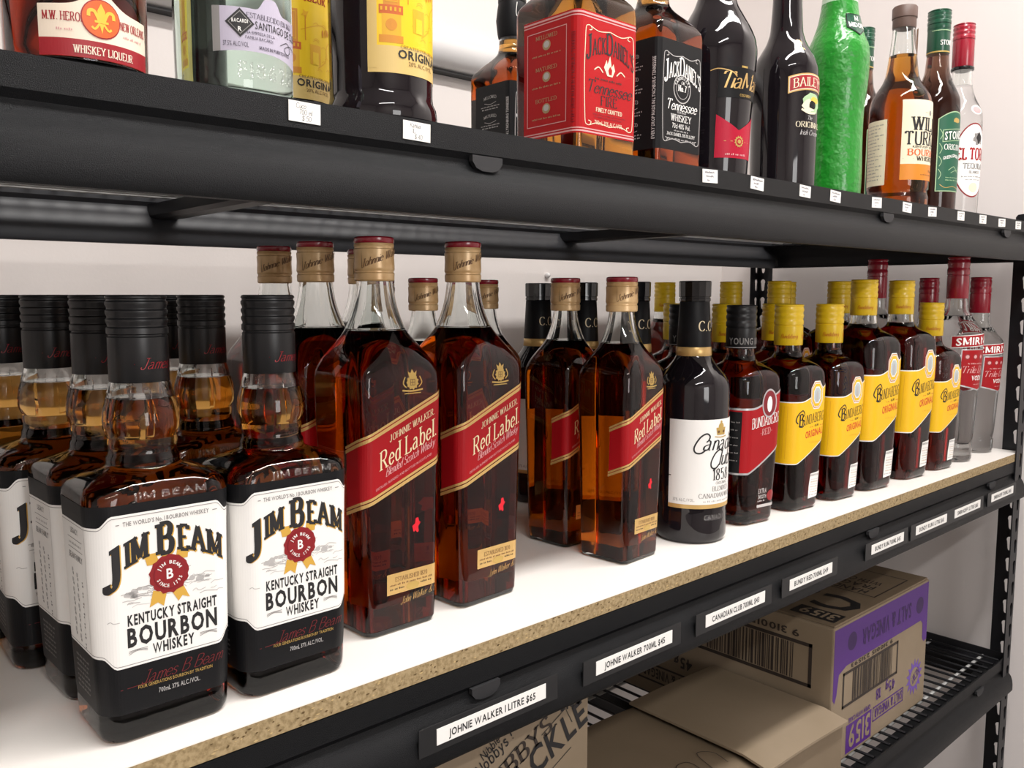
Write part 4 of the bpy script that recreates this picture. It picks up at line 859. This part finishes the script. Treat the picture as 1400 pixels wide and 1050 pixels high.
def make_toro():
    r = empty('tequila_bottle'); L = Loft([(0, 26), (2, 29), (8, 30.6), (30, 31), (150, 31.8), (172, 31), (186, 27), (200, 21), (214, 16.6), (230, 14.4), (256, 13.8)])
    L.solid('glass_body', 0, .222, 'vodka', r); L.shell('bottle_neck', .2223, .256, .003, 'clear_glass', r); c = screw_cap(254, 325, 15.4, 'red_cap', r, .62, 3); lathe('black_ring', [(248, 15.6), (249, 16.4), (252.5, 16.4), (253.5, 15.6)], 'black_gloss', r)
    A = Art(L); A.disc(-2, 94, 31, 'wax_red', 0, ry=62, n=44); A.disc(-2, 94, 29, 'white_paper', 1, ry=59.5, n=44); A.sheet(-30, 30, 93, 116, 'white_paper', 2); lb = A.done('front_label', r)
    A = Art(L); fitw(A, 'EL TORO', 0, 95, 19, 56, 'jw_red', 'slab', layer=3); fitw(A, 'TEQUILA', 1, 80, 9, 38, 'ink_brown', 'serif', layer=3); fitw(A, 'BLANCO', 1, 72, 4.4, 20, 'ink_brown', 'serif', layer=3); A.micro(-20, 22, 66, 1.8, 'mid_print', 3); A.micro(-14, 16, 61, 1.8, 'mid_print', 3); A.disc(4, 130, 9, 'mid_print', 3, ry=10, n=16, wob=.25); A.disc(6, 131, 5, 'ink', 4, ry=9, n=12, wob=.3); A.disc(0, 49, 8, 'cream_paper', 3, n=20); A.done('lettering', lb)
    A = Art(L); A.disc(2, 178, 11, 'white_paper', 0, ry=8, n=24); A.disc(2, 178, 8.5, 'pink_print', 1, ry=5.8, n=20); A.done('neck_badge', r)
    return r

# ------------------------------------------------------------------ stock on the white board
def put(make, z, group, cat, spots, zs=1.):
    """first spot takes the built bottle, the others are copies; a spot is (x, y, turn in degrees, label)"""
    proto = make() if callable(make) else make
    for i, (x, y, a, lab) in enumerate(spots):
        o = proto if i == 0 else copy_tree(proto)
        o.location = (x, y, z); o.rotation_euler = (0, 0, math.radians(a)); o.scale = (1, 1, zs)
        tag(o, lab, cat, group if len(spots) > 1 else None)
B = 'white-label bourbon bottle with black cap, '
put(make_bourbon, ZS, 'white-label bourbon bottles', 'bottle', [
    (.1845, .552, 0, B + 'second of the front row from the red-label scotch'),
    (.273, .554, 1, B + 'front row, touching the litre scotch row'),
    (.184, .628, 2, B + 'right behind the second front bourbon bottle'),
    (.171, .703, -2, B + 'third of the longer bourbon file'),
    (.156, .780, 1, B + 'last and deepest of the longer bourbon file'),
    (.271, .664, -3, B + 'behind the front one beside the scotch'),
    (.274, .741, 2, B + 'third of the file beside the scotch'),
    (.053, .572, 0, B + 'front row end farthest from the scotch')])
S = 'litre scotch bottle with slanted red label, '
put(make_scotch, ZS, 'litre red-label scotch bottles', 'bottle', [
    (.383, .589, 1, S + 'front row beside the bourbon bottles'),
    (.4775, .593, 3, S + 'front row beside the smaller scotch bottles'),
    (.379, .676, 0, S + 'second of the file beside the bourbon'),
    (.384, .763, -2, S + 'deepest of the file beside the bourbon'),
    (.481, .760, 2, S + 'alone at the back, behind a gap')])
S = 'smaller scotch bottle with slanted red label, '
put(lambda: make_scotch(.857, .915, 288., 'scotch_bottle'), ZS, '700 ml red-label scotch bottles', 'bottle', [
    (.668, .573, 4, S + 'front row beside the black rye bottle'),
    (.667, .652, 2, S + 'just behind the front one'),
    (.679, .800, 0, S + 'at the back of the file beside the rye'),
    (.552, .754, 1, S + 'first in the file behind the gap'),
    (.549, .832, -2, S + 'last behind the gap')])
S = 'black round whisky bottle with white label, '
put(make_rye, ZS, 'black rye whisky bottles', 'bottle', [
    (.782, .566, 0, S + 'front row'), (.780, .648, 0, S + 'second in its file'), (.779, .730, -1, S + 'third in its file'), (.780, .812, 0, S + 'last in its file by the wall')])
S = 'square black-capped rum bottle with red label, '
put(lambda: make_rum('red', name='red_label_rum_bottle', liquid='red_rum'), ZS, 'red-label rum bottles', 'bottle', [
    (.885, .573, -7, S + 'front row beside the rye'), (.883, .656, 0, S + 'behind the front one')])
S = 'small rum bottle with yellow label, '
put(lambda: make_rum('yellow'), ZS, '700 ml yellow-label rum bottles', 'bottle', [
    (.987, .570, -6, S + 'front row next to the red-label rum'), (1.078, .563, -5, S + 'front row next to the litre rum'), (.987, .664, 0, S + 'second in the file by the red-label rum'),
    (.988, .747, 0, S + 'last in the file by the red-label rum'), (1.078, .644, 0, S + 'second in the file by the litre rum'), (1.379, .553, -6, S + 'front row between litre rum and clear vodka')])
S = 'tall litre rum bottle with yellow label, '
put(lambda: make_rum('yellow', 1.105, 1.165, 291., .230), ZS, 'litre yellow-label rum bottles', 'bottle', [
    (1.169, .561, -6, S + 'front row beside the small rum pair'), (1.281, .558, -5, S + 'front row beside the single small rum bottle'), (1.281, .655, 0, S + 'second in the file beside the single small rum'),
    (1.185, .702, 0, S + 'second in the file beside the small rum pair'), (1.288, .753, 0, S + 'third in the file beside the single small rum'), (1.188, .790, 0, S + 'third in the file beside the small rum pair'), (1.172, .910, 0, S + 'deepest, near the wall')])
put(make_vodka, ZS, 'litre vodka bottles', 'bottle', [
    (1.471, .551, -2, 'tall clear vodka bottle with red cap, front row beside the rum'), (1.471, .684, 0, 'tall clear vodka bottle with red cap, standing behind the rum')])
put(lambda: make_vodka(.95, .906, 300., 'vodka_bottle'), ZS, '700 ml vodka bottles', 'bottle', [
    (1.585, .556, -2, 'shorter clear vodka bottle with red cap, front row beside the shelf post'), (1.585, .642, 0, 'shorter clear vodka bottle with red cap, behind the one by the post')])
# ------------------------------------------------------------------ stock on the top shelf
for make, x, y, a, zs, lab in (
    (make_heron, .1544, .5395, 0, 1, 'brown liqueur bottle with cream label, red band and fleur-de-lis medallion'),
    (make_bacardi, .2487, .541, 0, 1, 'pale green clear rum bottle with grey label and black diamond badge'),
    (make_tia, .785, .549, -14, .93, 'black liqueur bottle with gold script and crimson label tip'),
    (make_baileys, .919, .546, -8, .93, 'black cream liqueur bottle with red arched name label'),
    (make_midori, 1.042, .547, -14, .95, 'bright green textured melon liqueur bottle'),
    (make_turkey, 1.229, .549, -2, .92, 'amber bourbon bottle with cream and orange label and clear long neck'),
    (make_toro, 1.430, .546, -22, .90, 'clear tequila bottle with red cap and white oval label')):
    put(make, ZU, None, 'bottle', [(x, y, a, lab)], zs)
put(make_kahlua, ZU, None, 'bottle', [(.3615, .5425, 0, 'large black coffee liqueur bottle with yellow engraved label, at the shelf edge')])
put(lambda: make_kahlua(.93, .93), ZU, None, 'bottle', [(.340, .645, 0, 'smaller black coffee liqueur bottle with yellow label, behind the larger one')])
put(lambda: make_jack(True, 1.1), ZU, None, 'bottle', [(.575, .551, 0, 'square whiskey bottle with red wrap label and flame')], .95)
put(make_jack, ZU, 'black-label square whiskey bottles', 'bottle', [
    (.6825, .551, 0, 'square whiskey bottle with black wrap label, beside the red-label one at the shelf edge'), (.6895, .763, 0, 'square whiskey bottle with black wrap label and neck, standing back near the wall')], .95)
put(make_stones, ZU, 'green-label ginger wine bottles', 'bottle', [
    (1.337, .546, -12, 'dark ginger wine bottle with green label and cap, at the shelf edge'), (1.338, .660, 0, 'dark ginger wine bottle with green label, behind the bourbon')], .915)

# ------------------------------------------------------------------ price stickers on the upper lip
names = ['the clear rum', 'the large coffee liqueur', 'the black-label whiskey', 'the gold-script liqueur', 'the cream liqueur, nearer to it', 'the green melon liqueur', 'the gap before the amber bourbon', 'the amber bourbon', 'the ginger wine', 'the tequila', 'the bare edge past the tequila', 'the bare edge further past the tequila', 'the shelf end by the post']
xs = [(.2603, .2832), (.3455, .3695), (.6894, .7148), (.7717, .7968), (.8676, .8918), (.9352, .9603), (1.0382, 1.0649), (1.1239, 1.1514), (1.2029, 1.2308), (1.3028, 1.3288), (1.3858, 1.4139), (1.4641, 1.4945), (1.54, 1.566)]
for i, ((x0, x1), nm) in enumerate(zip(xs, names)):
    rn = random.Random(i + 20); w = (x1 - x0) * .96; hgt = .0125
    o = boxmesh('price_sticker', (-w / 2, -.00035, -hgt / 2), (w / 2, 0, hgt / 2), 'white_paper')
    o.location = ((x0 + x1) / 2, YF - .0001, CZ + .1126 + rn.uniform(-.0006, .0006)); o.rotation_euler = (0, math.radians(rn.uniform(-3, 3)), 0)
    tag(o, 'small white handwritten price sticker under ' + nm, 'sticker', 'handwritten price stickers')
    A = Art(plane((0, -.00035, 0), (1, 0, 0), (0, 0, 1)), .0)
    L3 = (('Cuco', '700 ml', '$ 50') if i == 0 else ('Kahlua', '1L', '$ 40') if i == 1 else None)
    if L3:
        for k, t in enumerate(L3): A.text(t, -6 + k * 2, 2.2 - k * 3.7, 3.0, 'ink', 'hand', .95, 'L', None, .5)
    else:
        for k in range(3): scribble(A, -9 + k * 2, 8 - k * 4 + rn.uniform(-1, 2), 2.2 - k * 3.6, 2.5, 'lav_text', i * 5 + k, .5, .35)
    A.done('handwriting', o)
# ------------------------------------------------------------------ printed tickets on the middle beam
tk = [(.3618, .4742, 'JOHNIE WALKER 1 LITRE $65', 'scotch litre'), (.5357, .6433, 'JOHNIE WALKER 700ML $45', 'scotch 700 ml'), (.6977, .8062, 'CANADIAN CLUB 700ML $43', 'rye whisky'), (.8575, .9543, 'BUNDY RED 700ML $49', 'red-label rum'),
      (1.0567, 1.1508, 'BUNDY RUM 700ML $45', 'small rum'), (1.1898, 1.2954, 'BUNDY RUM 1 LITRE $61', 'litre rum'), (1.3247, 1.4256, 'SMIRNOFF 1 LITRE $61', 'litre vodka'), (1.4732, 1.5724, 'SMIRNOFF 700ML $45', '700 ml vodka')]
for x0, x1, t, nm in tk:
    w = x1 - x0; o = empty('shelf_ticket', ((x0 + x1) / 2, .4847, CZ - .3252)); tag(o, 'printed white %s price strip in a dark holder on the beam' % nm, 'price tag', 'printed shelf tickets')
    boxmesh('ticket_holder', (-w / 2 - .016, -.0012, -.0115), (w / 2 + .014, 0, .0105), 'holder_plastic', o, .0004)
    p = boxmesh('paper_strip', (-w / 2, -.0016, -.0062), (w / 2, -.0012, .0064), 'white_paper', o)
    A = Art(plane((0, -.0016, 0), (1, 0, 0), (0, 0, 1)), 0.); fitw(A, t, 0, -3, 6, w * 1000 * .80, 'ink', 'bold', layer=.8); A.done('lettering', p)

# ------------------------------------------------------------------ cartons on the lowest visible shelf
ZB = CZ - .6372
def carton(name, lo, hi, m, lab):
    o = empty(name, lo); d = [hi[i] - lo[i] for i in range(3)]; tag(o, lab, 'box')
    boxmesh('carton_body', (0, 0, 0), d, m, o, .0025)
    return o, d
o, d = carton('carton', (1.05, .525, ZB), (1.352, .90, CZ - .441), 'carton_light', 'chip carton with purple printed end, standing upside down at the shelf end')
W, H = d[0] * 1000, d[2] * 1000
boxmesh('top_flap', (.004, .002, d[2]), (d[0] - .002, d[1], d[2] + .0025), 'carton', o, .001)
mat('purple_dark', hx('341650'), .6)
A = Art(plane((d[0], -.0002, d[2]), (-1, 0, 0), (0, 0, -1)), .1)     # end panel, printed upside down
def fl(P): return [(W - x, H - y) for x, y in P]
A.poly([(2, 3), (W - 2, 3), (W - 2, 100), (W - 7, 106), (W - 12, 96), (W - 17, 68), (W - 38, 61), (26, 60), (19, 66), (18, 90), (12, 97), (2, 95)], 'purple', 0)
fitw(A, 'SALT & VINEGAR', 143, 22, 24, 160, 'purple_dark', 'bold'); A.disc(250, 30, 13, 'purple_dark', 1, n=20); A.disc(32, 34, 13, 'purple_dark', 1, n=20)
A.sheet(182, 258, 150, 191, 'purple', 0); fitw(A, '3159', 220, 154, 33, 66, 'carton_light', 'bold'); fitw(A, 'OPEN WITH CARE', 220, 141, 7, 66, 'purple', 'bold'); fitw(A, '45g x 18', 141, 126, 15, 62, 'purple', 'fat')
A.frame(78, 150, 178, 172, 2, 'purple', 0); fitw(A, 'SALT & VINEGAR', 128, 154, 14, 92, 'purple', 'bold')
x0, x1, y0, y1 = 103, 273, 70, 121; A.frame(x0, y0, x1, y1, 4, 'ink_brown', 1); A.barcode(x0 + 20, x1 - 26, y0 + 4, y1 - 4, 'ink_brown', 1); fitw(A, '9 310015 231593', (x0 + x1) / 2, y0 - 8, 6, 130, 'ink_brown', 'bold')
A.disc(40, 146, 29, 'purple_light', 0, n=28, r2=19); A.disc(40, 146, 15, 'carton_light', 1, n=20); fitw(A, 'NEW!', 40, 140, 12, 27, 'purple', 'fat', rot=.5); A.done('end_print', o)
A = Art(plane((0, 0, d[2] + .0026), (0, 1, 0), (-1, 0, 0)), .1)     # top, read from the side
A.sheet(8, 74, -48, -14, 'ink', 1); fitw(A, '3159', 41, -43, 24, 56, 'carton_light', 'bold', layer=2); A.text('C3', 70, -118, 60, 'ink', 'bold', 1.15); A.text('1', 150, -118, 60, 'ink', 'bold')
for k, t in enumerate(('HANDLE', 'FRAGILE', 'WITH CARE')): fitw(A, t, 72, -172 - k * 24, 17, 76, 'ink_brown', 'bold')
A.frame(16, -262, 150, -150, 2, 'ink_brown', 1); A.done('top_print', o)
A = Art(plane((-.0002, 0, d[2]), (0, 1, 0), (0, 0, -1)), .1)
A.frame(30, 30, 215, 92, 5, 'ink_brown', 1); A.barcode(58, 200, 36, 86, 'ink_brown', 1, 4); fitw(A, '9 310015 231593', 125, 16, 10, 150, 'ink_brown', 'bold'); fitw(A, '45g x 18', 265, 118, 18, 80, 'ink_brown', 'bold'); A.frame(215, 146, 330, 176, 3, 'ink_brown', 1); fitw(A, 'SALT & VINEGAR', 272, 153, 16, 100, 'ink_brown', 'bold'); A.done('side_print', o)

o, d = carton('carton', (.388, .521, ZB), (.5675, .80, CZ - .352), 'carton_light', 'tall snack carton with slanted black lettering under the scotch ticket')
W, H = d[0] * 1000, d[2] * 1000; A = Art(plane((0, -.0002, 0), (1, 0, 0), (0, 0, 1)), .1)
fitw(A, '3166', 156, 261, 18, 28, 'ink', 'bold')
A.text('Nibble', 50, 249, 8, 'ink', 'pen', .8, 'L', None, 2, 0, .52); A.text("Nobbys !", 46, 236, 11.5, 'ink', 'pen', .78, 'L', None, 2, 0, .50); A.line([(60, 232), (88, 248)], 1.1, 'ink')
A.text('NOBBYS.', 50, 210, 17, 'ink_brown', 'fat', 1, 'L', None, 2, 0, .44); A.text('CRACKLE', 46, 185, 27, 'ink', 'bold', .8, 'L', None, 2, 0, .40)
A.line([(118, 247), (148, 262), (157, 246)], .9, 'ink'); A.line([(120, 205), (156, 222)], .8, 'ink'); A.done('front_print', o)
carton('carton', (.16, .535, ZB), (.380, .80, CZ - .38), 'carton', 'plain brown carton beside the lettered snack carton')
# low carton with two loose top flaps
o, d = carton('open_carton', (.70, .503, ZB), (1.040, .705, CZ - .556), 'carton', 'low plain brown carton with loose top flaps beside the purple carton')
def flap(name, x0, x1, lift0, lift1, m, y0=-.006):
    V = []; n = 8; N = 6
    for t in (0, .003):
        for i in range(n + 1):
            for j in range(N + 1):
                x = x0 + (x1 - x0) * i / n; y = y0 + (d[1] + .002 - y0) * j / N; k = 1 - i / n
                V.append((x, y, d[2] + .0008 + lift0 * k ** 2 + lift1 * (1 - k) + .004 * math.sin(math.pi * i / n) - (.006 if j == 0 else 0) + t))
    q = (n + 1) * (N + 1); Fc = []
    for i in range(n):
        for j in range(N):
            a = i * (N + 1) + j; Fc += [(a, a + 1, a + N + 2, a + N + 1), (q + a + N + 1, q + a + N + 2, q + a + 1, q + a)]
    E_ = [(i * (N + 1), (i + 1) * (N + 1)) for i in range(n)] + [(i * (N + 1) + N, (i + 1) * (N + 1) + N) for i in range(n)] + [(j, j + 1) for j in range(N)] + [(n * (N + 1) + j, n * (N + 1) + j + 1) for j in range(N)]
    Fc += [(a, b, q + b, q + a) for a, b in E_]
    return build(name, V, Fc, m, o, True, 40)
flap('lid_flap', .150, .342, .010, .004, 'carton_light')
fb = flap('lid_flap', -.002, .158, 0, 0, 'carton', .004)
A = Art(plane((0, 0, d[2] + .0085), (1, 0, 0), (0, 1, 0)), 0.)
A.line([(60, 40), (75, 70), (95, 66), (92, 40)], 1, 'ink_brown', 1, True); A.line([(105, 40), (118, 72), (135, 60), (130, 36)], 1, 'ink_brown', 1, True); A.done('pen_marks', fb)
